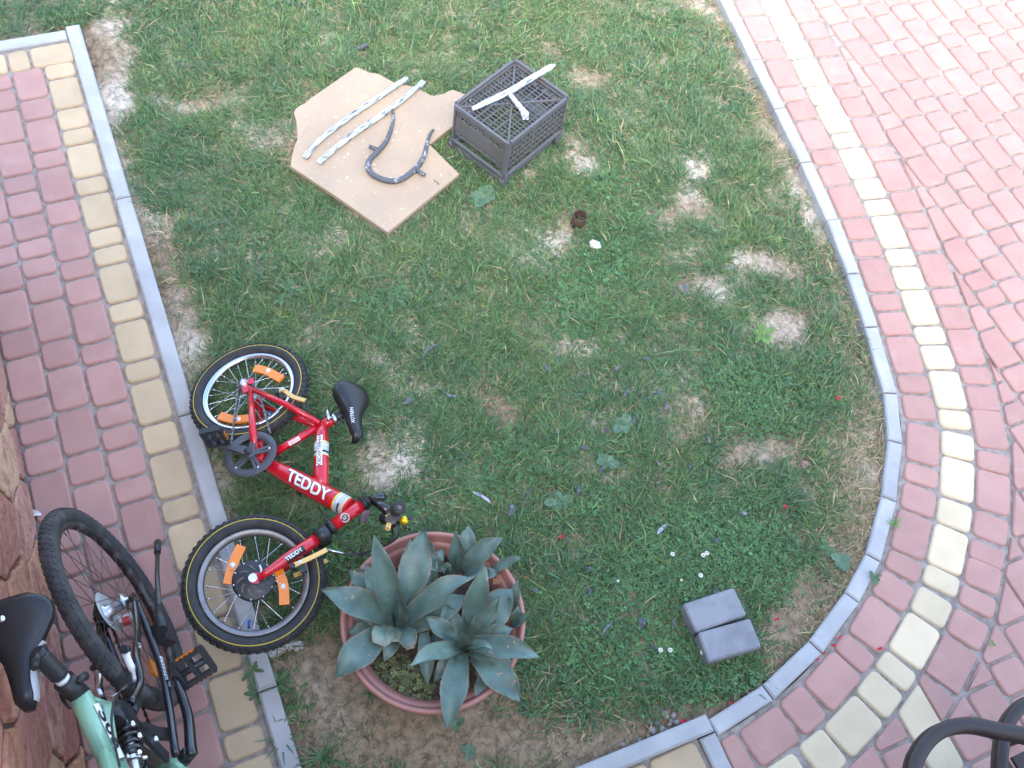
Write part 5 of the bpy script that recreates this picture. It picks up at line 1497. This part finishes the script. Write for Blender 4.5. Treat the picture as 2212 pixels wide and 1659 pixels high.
# ------------------------------------------------------------------ board, painted steel pieces, crate
def board_and_parts():
    c = BOARD.mean(0)
    r = np.random.default_rng(2)
    b = MB().prism(BOARD[::-1] if np.cross(BOARD[1] - BOARD[0], BOARD[2] - BOARD[1]) < 0 else BOARD, BZ - .02, BZ, .0015)
    P = []
    for p in BOARD: P.append(p)
    o = b.build('chipboard_panel', M['board'], off=(c[0], c[1], BZ - .02))
    tag(o, 'broken tan chipboard panel lying on the grass', 'board')
    def rod(pts, rad, z, name, label, mt, flats=(), grp=None, extra=()):
        W_ = [at(*ZBRD(*p), z) for p in pts]
        t = thing(name, label, 'bicycle part', W_[0], grp)
        S_ = smoothpts(W_, 6)
        rr = np.interp(np.linspace(0, 1, len(S_)), np.linspace(0, 1, len(rad)), rad) * (1 + r.normal(0, .015, len(S_)))
        MB().tube(S_, rr, 12).build('tube', mt, t)
        for e, q in flats:
            E_, Q_ = np.array(at(*ZBRD(*e), z)), np.array(at(*ZBRD(*q), z))
            ribbon(MB(), [E_, (E_ + Q_) / 2, Q_], [.020, .027, .022], .010, (0, 0, 1)).build('flattened_end', mt, t)
        for e, q, k in extra:
            MB().tube([at(*ZBRD(*e), z), at(*ZBRD(*q), z + k)], [.010, .009], 10).build('stub', mt, t)
        return t
    rod([(225, 700), (330, 590), (560, 420), (760, 285), (855, 218)], [.0105, .0115, .012, .012, .012], BZ + .014, 'painted_tube', 'upper of two long white peeling bars on the chipboard panel, slightly bent', M['bark'], (((235, 690), (205, 735)), ((845, 225), (905, 195))))
    rod([(330, 738), (480, 612), (640, 500), (800, 390), (975, 248)], [.012, .0125, .013, .0125, .0125], BZ + .015, 'painted_tube', 'lower straight white peeling bar across the chipboard panel', M['bark'], (((335, 735), (298, 770)), ((965, 255), (1012, 215))))
    u = rod([(800, 405), (805, 470), (788, 545), (755, 625), (700, 690), (650, 740), (632, 790), (650, 835), (710, 872), (790, 893), (860, 880), (925, 835), (985, 775), (1020, 705), (1035, 635), (1055, 575), (1078, 542)],
            [.006, .0072, .0085, .0105, .0115, .0115, .012, .012, .012, .012, .012, .012, .0115, .010, .008, .007, .006], BZ + .016, 'forked_tube', 'dark U-shaped forked metal piece with two stubs on the chipboard panel', M['bark_dark'],
            extra=(((700, 680), (640, 655), .012), ((955, 815), (1018, 850), .006)))
    # crate, standing upside down
    cx_, cy_ = CRC; ca, sa = math.cos(CRA), math.sin(CRA); G = GZ + .006
    Lh, Wh, H_ = .197, .152, .25
    t = thing('crate', 'dark plastic crate standing upside down on the lawn beside the chipboard panel', 'crate', (cx_, cy_, G))
    RM = np.array([[ca, -sa, 0], [sa, ca, 0], [0, 0, 1.]])
    def W_(p): return RM @ np.array(p, float) + np.array([cx_, cy_, 0])
    def bx(mb, c_, s_): mb.box(W_(c_), s_, RM); return mb
    cm = M['crate']
    rim = MB()
    for s_ in (-1, 1):
        bx(rim, (0, s_ * Wh, H_ - .011), (2 * Lh + .012 - .026, .012, .022)); bx(rim, (s_ * Lh, 0, H_ - .011), (.012, 2 * Wh - .026, .022))
        bx(rim, (0, s_ * (Wh - .008), H_ - .020), (2 * Lh - .02, .006, .006)); bx(rim, (s_ * (Lh - .008), 0, H_ - .020), (.006, 2 * Wh - .02, .006))
    rim.build('rim', cm, t)
    for sx in (-1, 1):
        for sy in (-1, 1):
            q = []
            for k in range(5):
                a = math.pi / 2 * k / 4; R_ = .019
                q.append((sx * (Lh + .006 - R_ + R_ * math.cos(a)), sy * (Wh + .006 - R_ + R_ * math.sin(a))))
            q += [(sx * (Lh + .006 - R_), sy * (Wh + .006 - R_))]
            q = np.array(q); q = q if sx * sy > 0 else q[::-1]
            post = MB()
            v0 = len(q)
            post.prism([W_((*p, 0))[:2] for p in q], G + .0, H_)
            post.build('corner_post', cm, t)
            bx(MB(), (sx * (Lh - .012), sy * (Wh - .004), G + .022), (.05, .022, .044)).build('foot', cm, t)
    zg = H_ - .026
    gr = MB(); nx, ny = 20, 9
    for i in range(1, nx): bx(gr, (-Lh + 2 * Lh * i / nx, 0, zg), (.0040, 2 * Wh - .004, .005))
    for j in range(1, ny): bx(gr, (0, -Wh + 2 * Wh * j / ny, zg + .0013), (2 * Lh - .004, .0034 if j % 3 else .005, .005))
    gr.build('base_grid', cm, t)
    for sx, sy in ((1, 1), (1, -1), (-1, 1), (-1, -1)):
        MB().bar(W_((0, 0, zg + .004)), W_((sx * (Lh - .008), sy * (Wh - .008), zg + .004)), .0075, .009).build('base_rib', cm, t)
    for sy in (-1, 1):                                       # long open-work sides
        y_ = sy * (Wh - .001); sd_ = MB()
        n_ = 14
        for i in range(n_ + 1): bx(sd_, (-Lh + .012 + (2 * Lh - .024) * i / n_, y_ + sy * .0009, .150), (.0062 if i % 6 else .012, .0055, .158))
        for z_ in (.090, .122, .154, .186, .215): bx(sd_, (0, y_, z_), (2 * Lh - .012, .0050, .0090))
        sd_.build('side_grid', cm, t)
        bx(MB(), (0, sy * (Wh + .003), G + .068), (2 * Lh + .012, .012, .012)).build('side_rail', cm, t)
        bx(MB(), (0, sy * (Wh - .006), G + .026), (2 * Lh - .10, .008, .012)).build('skid', cm, t)
    for sx in (-1, 1):                                       # short sides: closed panel, slots above and below
        x_ = sx * (Lh - .001)
        e = MB(); bx(e, (x_, 0, .145), (.005, 2 * Wh - .03, .072)); bx(e, (x_, 0, .203), (.005, .03, .05))
        bx(e, (x_, 0, .092), (.005, 2 * Wh - .03, .010))
        for k in (-.11, -.07, .07, .11): bx(e, (x_ + sx * .0007, k, .145), (.006, .006, .15))
        bx(e, (x_, 0, .213), (.005, 2 * Wh - .03, .008)); bx(e, (x_, 0, .184), (.006, 2 * Wh - .03, .009))
        e.build('end_panel', cm, t)
        bx(MB(), (sx * (Lh + .003), 0, G + .068), (.012, 2 * Wh + .012, .012)).build('end_rail', cm, t)
        bx(MB(), (sx * (Lh - .004), 0, G + .020), (.008, 2 * Wh - .03, .024)).build('skid', cm, t)
    # forked bar on the crate
    zc = H_ + .012
    pts = [at(*ZBRD(*p), zc) for p in ((1345, 402), (1470, 340), (1590, 285), (1740, 195), (1850, 130), (1905, 102))]
    tt = thing('forked_tube', 'white painted T-shaped metal bar resting on top of the crate', 'bicycle part', pts[0])
    MB().tube(smoothpts(pts, 4), np.interp(np.linspace(0, 1, 21), [0, .15, .5, .85, 1], [.009, .0125, .0135, .0125, .005]), 12).build('tube', M['bark_white'], tt)
    q = [at(*ZBRD(*p), zc + .002) for p in ((1590, 290), (1630, 340), (1690, 415))]
    MB().tube(q, [.0095, .010, .0115], 10).build('stub', M['bark_white'], tt)
    q2 = [at(*ZBRD(*p), zc) for p in ((1685, 405), (1700, 430), (1708, 470))]
    ribbon(MB(), q2, [.022, .030, .026], .009, (0, 0, 1)).build('flattened_end', M['bark_white'], tt)
M['bark_white'] = mat('white_peeling_painted_steel', (.72, .75, .78), .55, col2=(.16, .175, .20), noise=(140., .54, .60), bump=(120., .6, .004), grain=(.35, 7.))
board_and_parts()

# ------------------------------------------------------------------ smaller things on the lawn
def small_things():
    r = np.random.default_rng(31); R = random.Random(31)
    # two concrete blocks
    for q, lab in zip(BRKW, ('grey concrete paving block beside its twin, the upper one away from the kerb', 'grey concrete paving block beside its twin, the lower one nearer the kerb')):
        c = q.mean(0); P = q[:, :2]
        z0, z1 = GZ + .003, .045
        o = MB()
        Pc = []
        for i in range(4):                                   # small rounding of the corners
            a, b_, d = P[i - 1], P[i], P[(i + 1) % 4]
            Pc += [b_ + unit(a - b_) * .006, b_ + unit(d - b_) * .006]
        Pc = np.array(Pc)
        if sum(Pc[i][0] * Pc[(i + 1) % 8][1] - Pc[(i + 1) % 8][0] * Pc[i][1] for i in range(8)) < 0: Pc = Pc[::-1]
        o.prism(Pc, z0, z1, .006)
        tag(o.build('paving_block', M['grey_block'], off=(c[0], c[1], z0)), lab, 'paving block', 'two loose grey paving blocks')
    # rusty pipe end
    c = at(1248, 478, GZ + .02)
    m = np.eye(4); m[:3, 3] = (c[0], c[1], GZ); m[:3, :3] = np.array(Matrix.Rotation(.12, 3, 'X'))
    MBp = MB().lathe([(.0295, .0), (.0305, .004), (.0300, .072), (.0285, .073), (.0270, .072), (.0270, .006), (.0270, .0)], 30, m, closed=True)
    tag(MBp.build('pipe_end', M['rust'], off=(c[0], c[1], GZ)), 'short rusty brown open pipe end standing in the grass', 'pipe')
    # pale lump
    c = at(1285, 529, GZ + .03)
    bm = bmesh.new(); bmesh.ops.create_icosphere(bm, subdivisions=1, radius=1.)
    for v in bm.verts:
        n_ = Vector((round(v.co.x * 1.6), round(v.co.y * 1.6), round(v.co.z * 1.6)))
        p = v.co * (1 + R.uniform(-.12, .12)); v.co = Vector((p.x * .031, p.y * .023, p.z * .018))
    me = bpy.data.meshes.new('glass_lump'); bm.to_mesh(me); bm.free(); me.materials.append(M['glass_lump'])
    o = bpy.data.objects.new('glass_lump', me); COL.objects.link(o); o.location = (c[0], c[1], GZ + .030); o.rotation_euler = (0, .2, -.95)
    tag(o, 'pale greenish-white lump like crumpled film, in the grass below the rusty pipe end', 'lump')
    # flakes of old paint and bark
    def flake(px, py, L_, W_, rot, z, label, mt='flake', curl=.4, cat='paint flake', name='paint_flake', grp=None, k=7):
        c = at(px, py, GZ + z); v = []; f = []
        ca, sa = math.cos(rot), math.sin(rot); bend = R.uniform(-.3, .3)
        for i in range(k):
            u = i / (k - 1) - .5
            w = W_ / 2 * (1 - (2 * abs(u)) ** 3 * .7) * R.uniform(.7, 1.15)
            for s_ in (-1, 0, 1):
                x, y = u * L_, s_ * w + bend * L_ * (u * u) * 2
                zz = curl * w * s_ * s_ + .004 * math.sin(5 * u + rot)
                v.append(c + np.array([ca * x - sa * y, sa * x + ca * y, zz + .002]))
        for i in range(k - 1):
            for s_ in range(2): a = i * 3 + s_; f.append((a, a + 1, a + 4, a + 3))
        n = len(v)
        v += [p - np.array([0, 0, .0018]) for p in v]
        f += [tuple(n + i for i in q[::-1]) for q in f]
        o = MB().add(v, f).build(name, M[mt], off=c)
        return tag(o, label, cat, grp)
    G_ = 'paint flakes scattered on the lawn'
    flake(785, 102, .05, .025, .1, .03, 'dark flake lying alone in the grass above the chipboard panel', grp=G_)
    flake(925, 757, .085, .014, .45, .03, 'long curved grey paint strip in the grass right of the bicycle saddle', grp=G_)
    flake(882, 868, .045, .02, .2, .03, 'grey curled flake just right of the small black saddle', grp=G_)
    flake(972, 855, .06, .010, -.75, .028, 'thin dark strip in the grass, second right of the small saddle', grp=G_)
    flake(884, 820, .018, .012, .9, .03, 'tiny pale grey flake above the curled one near the small saddle', grp=G_)
    flake(1480, 622, .05, .016, 1.4, .03, 'dark upright flake at the edge of a bare patch in the upper lawn', grp=G_)
    flake(1042, 1072, .075, .012, -.95, .034, 'pale grey stick lying in the grass above the plant pot', 'flake_light', name='stick', cat='stick')
    flake(1106, 1104, .05, .02, .9, .03, 'dark forked flake right of the pale stick above the pot', grp=G_)
    flake(1140, 1068, .07, .005, .7, .032, 'thin dark curved twig in the grass above the pot', name='twig', cat='twig')
    flake(1386, 1346, .042, .026, .8, .03, 'dark curled flake in the grass left of the grey blocks', grp=G_)
    flake(1310, 1356, .06, .007, .45, .03, 'thin grey stick right of the pot, left of the curled flake', name='stick', cat='stick')
    flake(1430, 1142, .055, .016, .35, .032, 'pale grey flat flake above the white daisies', 'flake_light', grp=G_)
    flake(1411, 1398, .03, .009, -1., .03, 'small dark sliver between two daisies and the grey blocks', grp=G_)
    flake(1454, 1352 - 5, .03, .009, 1.2, .03, 'small dark sliver close to the left end of the blocks', grp=G_)
    flake(1548, 1300 - 24, .04, .012, -1.3, .03, 'narrow dark flake touching the top edge of the upper block', grp=G_)
    for px, py, wh in (
        (1300, 1015, 'touching the broad toothed weed in the lower middle lawn'),
        (1262, 968, 'above left of the broad toothed weed'),
        (1352, 848, 'above the round-leaved weed right of the lawn centre'),
        (1395, 775, 'highest of the small flakes right of the lawn centre'),
        (1440, 880, 'beside a thin bare patch right of centre'),
        (1420, 1000, 'right of the broad toothed weed'),
        (1545, 1168, 'in the grass above the rightmost daisy'),
        (1270, 1230, 'right of the pot rim, below the single red petal'),
        (1530, 950, 'left of the bare strip at the right of the lawn'),
        (1370, 905, 'right beside the round-leaved weed'),
        (1156, 1276, 'close against the right rim of the pot'),
        (1275, 1280, 'between the pot and the small bare patch'),
        (1490, 1010, 'below left of the bare strip at the right'),
        (1200, 935, 'above the two broad-leaved weeds over the pot'),
        (1310, 930, 'left of the round-leaved weed'),
        (1335, 795, 'left of the highest small flake'),
        (1180, 795, 'left of the lawn centre, far from the weeds'),
        (1420, 848, 'below right of the highest small flake'),
        (1605, 1110, 'above the clover at the right of the lawn'),
        (1250, 1060, 'right of the plantain by the pot'),
    ):
        flake(px, py, R.uniform(.02, .04), R.uniform(.009, .016), R.uniform(0, 3), .026, 'small dark flake ' + wh, grp='small flakes in the middle of the lawn')
    flake(790, 1112, .06, .035, 1.0, .035, 'brownish-purple fallen leaf under the red bicycle stem', 'dry_leaf', .2, 'leaf', 'fallen_leaf')
    flake(1738, 1003, .035, .03, .2, .02, 'flat reddish-brown chip on bare ground near the courtyard kerb', 'brown_chip', .05, 'chip', 'brick_chip')
    flake(70, 1110, .06, .026, -.25, .03, 'torn white scrap at the foot of the stone wall', 'white_plastic', .4, 'scrap', 'plastic_scrap')
    flake(1088, 1262 - 12, .02, .01, .4, .30 - .03, 'pale dead leaf scrap lying on an agave leaf', 'tan_leaf', .2, 'leaf', 'dead_leaf') if False else None
    # white rubble by the front wheel
    t = thing('rubble', 'lump of white rubble at the kerb under the front wheel', 'rubble', at(612, 1402, GZ))
    for k in range(5):
        c = at(590 + 14 * k + R.uniform(-4, 4), 1402 + R.uniform(-9, 9), GZ + .012)
        bm = bmesh.new(); bmesh.ops.create_icosphere(bm, subdivisions=2, radius=1.)
        for v in bm.verts: v.co = Vector((v.co.x * .020, v.co.y * .016, v.co.z * .014)) * R.uniform(.8, 1.15)
        for v in bm.verts: v.co += Vector(c - worigin(t))
        me = bpy.data.meshes.new('piece'); bm.to_mesh(me); bm.free(); me.materials.append(M['white_rubble'])
        o = bpy.data.objects.new('piece', me); COL.objects.link(o); o.parent = t
    # pebbles by the terrace kerb
    for px, py in ((1437, 1540), (1441, 1549), (1450, 1558), (1462, 1560), (1455, 1545), (1446, 1565), (1420, 1560), (1430, 1575), (1410, 1578), (1470, 1530), (1400, 1590), (1345, 1608), (1340, 1630), (1348, 1626), (1380, 1600), (1440, 1580)):
        c = at(px, py, GZ + .004); s_ = R.uniform(.006, .011)
        bm = bmesh.new(); bmesh.ops.create_icosphere(bm, subdivisions=2, radius=s_)
        for v in bm.verts: v.co.x *= 1.25; v.co.z *= .7
        me = bpy.data.meshes.new('pebble'); bm.to_mesh(me); bm.free(); me.materials.append(M['pebble'])
        me.polygons.foreach_set('use_smooth', [True] * len(me.polygons))
        o = bpy.data.objects.new('pebble', me); COL.objects.link(o); o.location = c; o.rotation_euler = (0, 0, R.uniform(0, 3))
        tag(o, 'smooth round pebble on bare soil along the terrace kerb', 'pebble', 'pebbles along the terrace kerb')
    # petals
    def petal(px, py, z, label, grp, sz=.011):
        c = at(px, py, z); a0 = R.uniform(0, 6.28); v = [c + np.array([0, 0, .002])]
        for k in range(8):
            a = a0 + 2 * math.pi * k / 8; rr = .8 * sz * (1 + .35 * math.cos(2 * (a - a0))) * R.uniform(.8, 1.1)
            v.append(c + np.array([rr * math.cos(a), rr * .75 * math.sin(a), .004 + .004 * math.sin(2 * a)]))
        n = len(v); v += [p - np.array([0, 0, .001]) for p in v]
        f = [(0, 1 + k, 1 + (k + 1) % 8) for k in range(8)]; f += [(n, n + 1 + (k + 1) % 8, n + 1 + k) for k in range(8)]
        tag(MB().add(v, f, True).build('petal', M['petal'], off=c), label, 'petal', grp)
    petal(1212, 1160, GZ + .02, 'single red petal on the grass right of the pot rim', 'red petals', .012)
    petal(1811, 862, GZ + .025, 'single pink petal in the dry grass of the right lawn edge, uppermost of the petals', 'red petals', .013)
    petal(1697, 1096, GZ + .025, 'single pink petal in the grass a hand above the kerb bend', 'red petals', .013)
    petal(1678, 1338, GZ + .01, 'red petal just right of the grey blocks', 'red petals', .011)
    petal(1476, 1558, GZ + .014, 'red petal among the pebbles by the terrace kerb', 'red petals', .011)
    petal(1900, 1402, .004, 'red petal lying on the red and cream pavers outside the kerb', 'red petals', .012)
    for px, py in ((1652, 1428), (1648, 1456), (1588, 1507), (1595, 1512), (1582, 1520), (1562, 1537), (1622, 1498), (1778, 1412), (1812, 1378), (1765, 1425), (1640, 1492), (1800, 1395), (1590, 1530)):
        inside = at(px, py)[0] < xmax(at(px, py)[1]) - .06
        petal(px, py, GZ + .012 if inside else .008, 'small red petal scattered along the courtyard kerb at the lawn corner', 'red petals along the courtyard kerb', R.uniform(.007, .011))
    # daisies
    for px, py, lab in ((1453, 1197, 'white daisy alone at the left of the upper daisies'), (1519, 1199, 'white daisy in the upper group, just right of the lone one'), (1527, 1195, 'white daisy at the far right of the upper group'), (1514, 1243, 'white daisy directly above the upper grey block'),
                        (1427, 1404, 'white daisy left of the lower block, leftmost of three'), (1448, 1404, 'white daisy left of the lower block, middle of three'), (1517, 1409, 'white daisy touching the left end of the lower grey block'), (1335, 1255, 'white daisy bud in the grass right of the pot'), (1472, 1253, 'small white daisy bud between the upper daisies and the blocks')):
        c = at(px, py, GZ + .045); big = 'bud' not in lab; s_ = .0092 if big else .0055
        t = thing('daisy', lab, 'daisy', (c[0], c[1], GZ), 'daisies in the lawn')
        for k in range(13):
            a = 2 * math.pi * k / 13 + R.uniform(-.1, .1); ex, ey = math.cos(a), math.sin(a); w = s_ * .2
            v = [c + np.array([ex * s_ * .25, ey * s_ * .25, 0]), c + np.array([ex * s_ * .7 - ey * w, ey * s_ * .7 + ex * w, .0012]), c + np.array([ex * s_, ey * s_, .0005]), c + np.array([ex * s_ * .7 + ey * w, ey * s_ * .7 - ex * w, .0012])]
            MB().add(v, [(0, 1, 2, 3)]).build('petal', M['daisy'], t)
        mm_ = np.eye(4); mm_[:3, 3] = c
        MB().lathe([(0, .0025), (s_ * .22, .002), (s_ * .3, 0)], 10, mm_).build('flower_head', M['daisy_eye'], t)
        MB().tube([(c[0], c[1], GZ), (c[0] + .002, c[1], GZ + .025), c], .0008, 5).build('stem', M['weed'], t)
    # broad-leaved weeds
    def weed(px, py, label, n, L_, W_, mt, el=.35, tooth=0., grp=None, name='weed', z=GZ + .004, spread=6.283, a0=None):
        c = at(px, py, z); t = thing(name, label, 'weed', c, grp); a0 = R.uniform(0, 6.28) if a0 is None else a0
        for k in range(n):
            a = a0 + spread * k / n + R.uniform(-.55, .55); l = L_ * R.uniform(.4, .95); e = el * R.uniform(.6, 1.4); w = W_ * R.uniform(.8, 1.15)
            ex, ey = math.cos(a), math.sin(a); v = []; K = 9
            for i in range(K):
                u = i / (K - 1); x = l * u * math.cos(e * (1 - .8 * u)); zz = .012 + l * (math.sin(e) * u - .55 * math.sin(e) * u * u)
                ww = w / 2 * (math.sin(math.pi * min(1, u ** 1.5 * .93 + .02)) ** .75 if not name.startswith('grass') else (1 - u) ** .6) + .0008
                if tooth and i % 2: ww *= 1 - tooth
                for s_ in (-1, 0, 1): v.append(c + np.array([ex * x - ey * ww * s_, ey * x + ex * ww * s_, zz + abs(s_) * ww * .25]))
            f = []
            for i in range(K - 1):
                for s_ in range(2): q = i * 3 + s_; f.append((q, q + 1, q + 4, q + 3))
            MB().add(v, f, True).build('leaf', M[mt], t)
    weed(1645, 727, 'bright yellow-green rosette weed at the edge of a bare patch on the right', 18, .075, .016, 'weed_bright', .5, .35)
    weed(1045, 432, 'pale round-leaved weed on the lawn below the crate', 7, .075, .042, 'weed_blue', .3)
    weed(632, 632, 'tall light green weed left of the lawn middle, above the bicycle', 8, .07, .022, 'weed', .6, .3)
    weed(612, 650, 'light green toothed weed beside the tall weed above the bicycle', 7, .06, .02, 'weed', .5, .3)
    weed(850, 655, 'toothed dandelion leaves in the grass, left of the lawn centre', 9, .07, .017, 'weed_blue', .35, .4)
    weed(1205, 1090, 'broad-leaved plantain above the right rim of the pot', 8, .062, .034, 'weed_blue', .3)
    weed(1172, 1008, 'broad-leaved weed a little above the plantain by the pot', 7, .055, .028, 'weed', .35)
    weed(1312, 1000, 'broad toothed weed in the lower middle of the lawn', 7, .06, .032, 'weed_blue', .3, .15)
    weed(1345, 920, 'broad-leaved weed with rounded leaves right of the lawn centre', 7, .058, .034, 'weed_blue', .35)
    weed(1340, 1265, 'light broad-leaved weed between the pot and the upper daisies', 7, .05, .022, 'weed', .35)
    weed(1812, 1218, 'round-leaved weed in the dry grass beside the kerb bend', 6, .05, .036, 'weed_blue', .3)
    weed(1782, 1185, 'small leafy weed in the dry grass just above the round-leaved one', 7, .045, .016, 'weed', .4)
    weed(1884, 1250, 'small green weed growing out of the kerb joint at the bend', 7, .035, .013, 'weed', .5, z=.0)
    weed(1928, 1135, 'tuft of green blades growing from the kerb joint', 14, .045, .003, 'weed_bright', 1.0, z=.0, name='grass_tuft')
    weed(1430, 1395, 'light green rosette around the daisies left of the lower block', 10, .045, .015, 'weed_bright', .35)
    weed(885, 1110, 'green leafy weed under the bicycle handlebar', 9, .05, .018, 'weed', .4)
    weed(985, 1565, 'dark green low weed on bare soil below the pot', 8, .035, .018, 'weed_blue', .35)
    weed(1015, 1625, 'dark green weed at the bottom edge below the hanging agave leaf', 9, .035, .018, 'weed_blue', .35)
    weed(1145, 1540, 'upright grassy weed below the right rim of the pot', 16, .07, .005, 'weed', 1.0, name='grass_tuft')
    weed(730, 1110, 'dark leafy weed under the head of the red bicycle', 10, .05, .018, 'weed', .4)
    weed(1080, 1500 - 28, 'small leafy weed in the shade at the lower right of the pot', 6, .04, .014, 'weed', .4)
    weed(2140, 1393, 'tiny green sprout in a paver right of the cream band', 6, .018, .006, 'weed_bright', .4, z=.0)
    weed(562, 1500, 'pointed-leaved weed leaning over the path kerb by the bicycle pedal', 12, .055, .014, 'weed', .9)
    weed(600, 1480, 'bushy weed at the lawn side of the path kerb, left of the pot', 14, .06, .014, 'weed', .9)
    weed(545, 1450, 'thin weed sprig hanging over the path kerb', 7, .05, .011, 'weed', .5, z=.0)
    weed(700, 1640, 'long-bladed grass tuft at the bottom edge left of the pot', 22, .12, .005, 'weed', 1.0, name='grass_tuft')
    weed(610, 1600, 'long-bladed grass tuft against the path kerb at the bottom', 16, .09, .0045, 'weed', 1.0, name='grass_tuft')
    weed(800, 1500, 'sparse grassy tuft on bare soil under the left side of the pot', 12, .06, .004, 'weed', .9, name='grass_tuft')
    # brown metal garden chair, only its curved arm rails in view
    zc = .66
    p1 = [at(*p, zc) for p in ((2110, 2050), (2005, 1900), (1968, 1760), (1970, 1665), (1987, 1620), (2016, 1588), (2056, 1571), (2100, 1568), (2150, 1578), (2212, 1590), (2300, 1620), (2400, 1680))]
    t = thing('garden_chair', 'dark brown metal garden chair with curved arm rails in the bottom right corner', 'chair', at(2250, 1850, 0))
    def rail(P, w, h, name):
        S_ = smoothpts(P, 6); v = []; f = []
        for i in range(len(S_)):
            d = unit(S_[min(i + 1, len(S_) - 1)] - S_[max(i - 1, 0)]); s_ = unit(np.cross((0, 0, 1.), d)); k = .2
            for a, b_ in ((-1, -.7), (-.7, -1), (.7, -1), (1, -.7), (1, .7), (.7, 1), (-.7, 1), (-1, .7)): v.append(S_[i] + s_ * a * w / 2 + np.array([0, 0, 1.]) * b_ * h / 2)
        for i in range(len(S_) - 1):
            for k in range(8): f.append((i * 8 + k, i * 8 + (k + 1) % 8, i * 8 + 8 + (k + 1) % 8, i * 8 + 8 + k))
        MB().add(v, f, True).build(name, M['chair'], t)
        return S_
    S1 = rail(p1, .040, .046, 'arm_rail')
    z2 = .50
    p2 = [at(*p, z2) for p in ((2230, 2000), (2175, 1850), (2160, 1720), (2160, 1630), (2170, 1575), (2190, 1540), (2225, 1515), (2290, 1505), (2380, 1540))]
    S2 = rail(p2, .036, .044, 'back_rail')
    for p, zt_ in ((S1[0], zc), (S1[-1], zc), (S2[0], z2), (S2[-1], z2)):
        MB().tube([(p[0], p[1], 0.), (p[0], p[1], zt_ - .01)], .012, 10).build('leg', M['chair'], t)
    sc_ = np.mean([S1[0], S1[-1], S2[0], S2[-1]], axis=0)
    for k in range(7):
        MB().box((sc_[0] - .2 + .065 * k, sc_[1], .42), (.05, .40, .014)).build('seat_slat', M['chair'], t)
small_things()
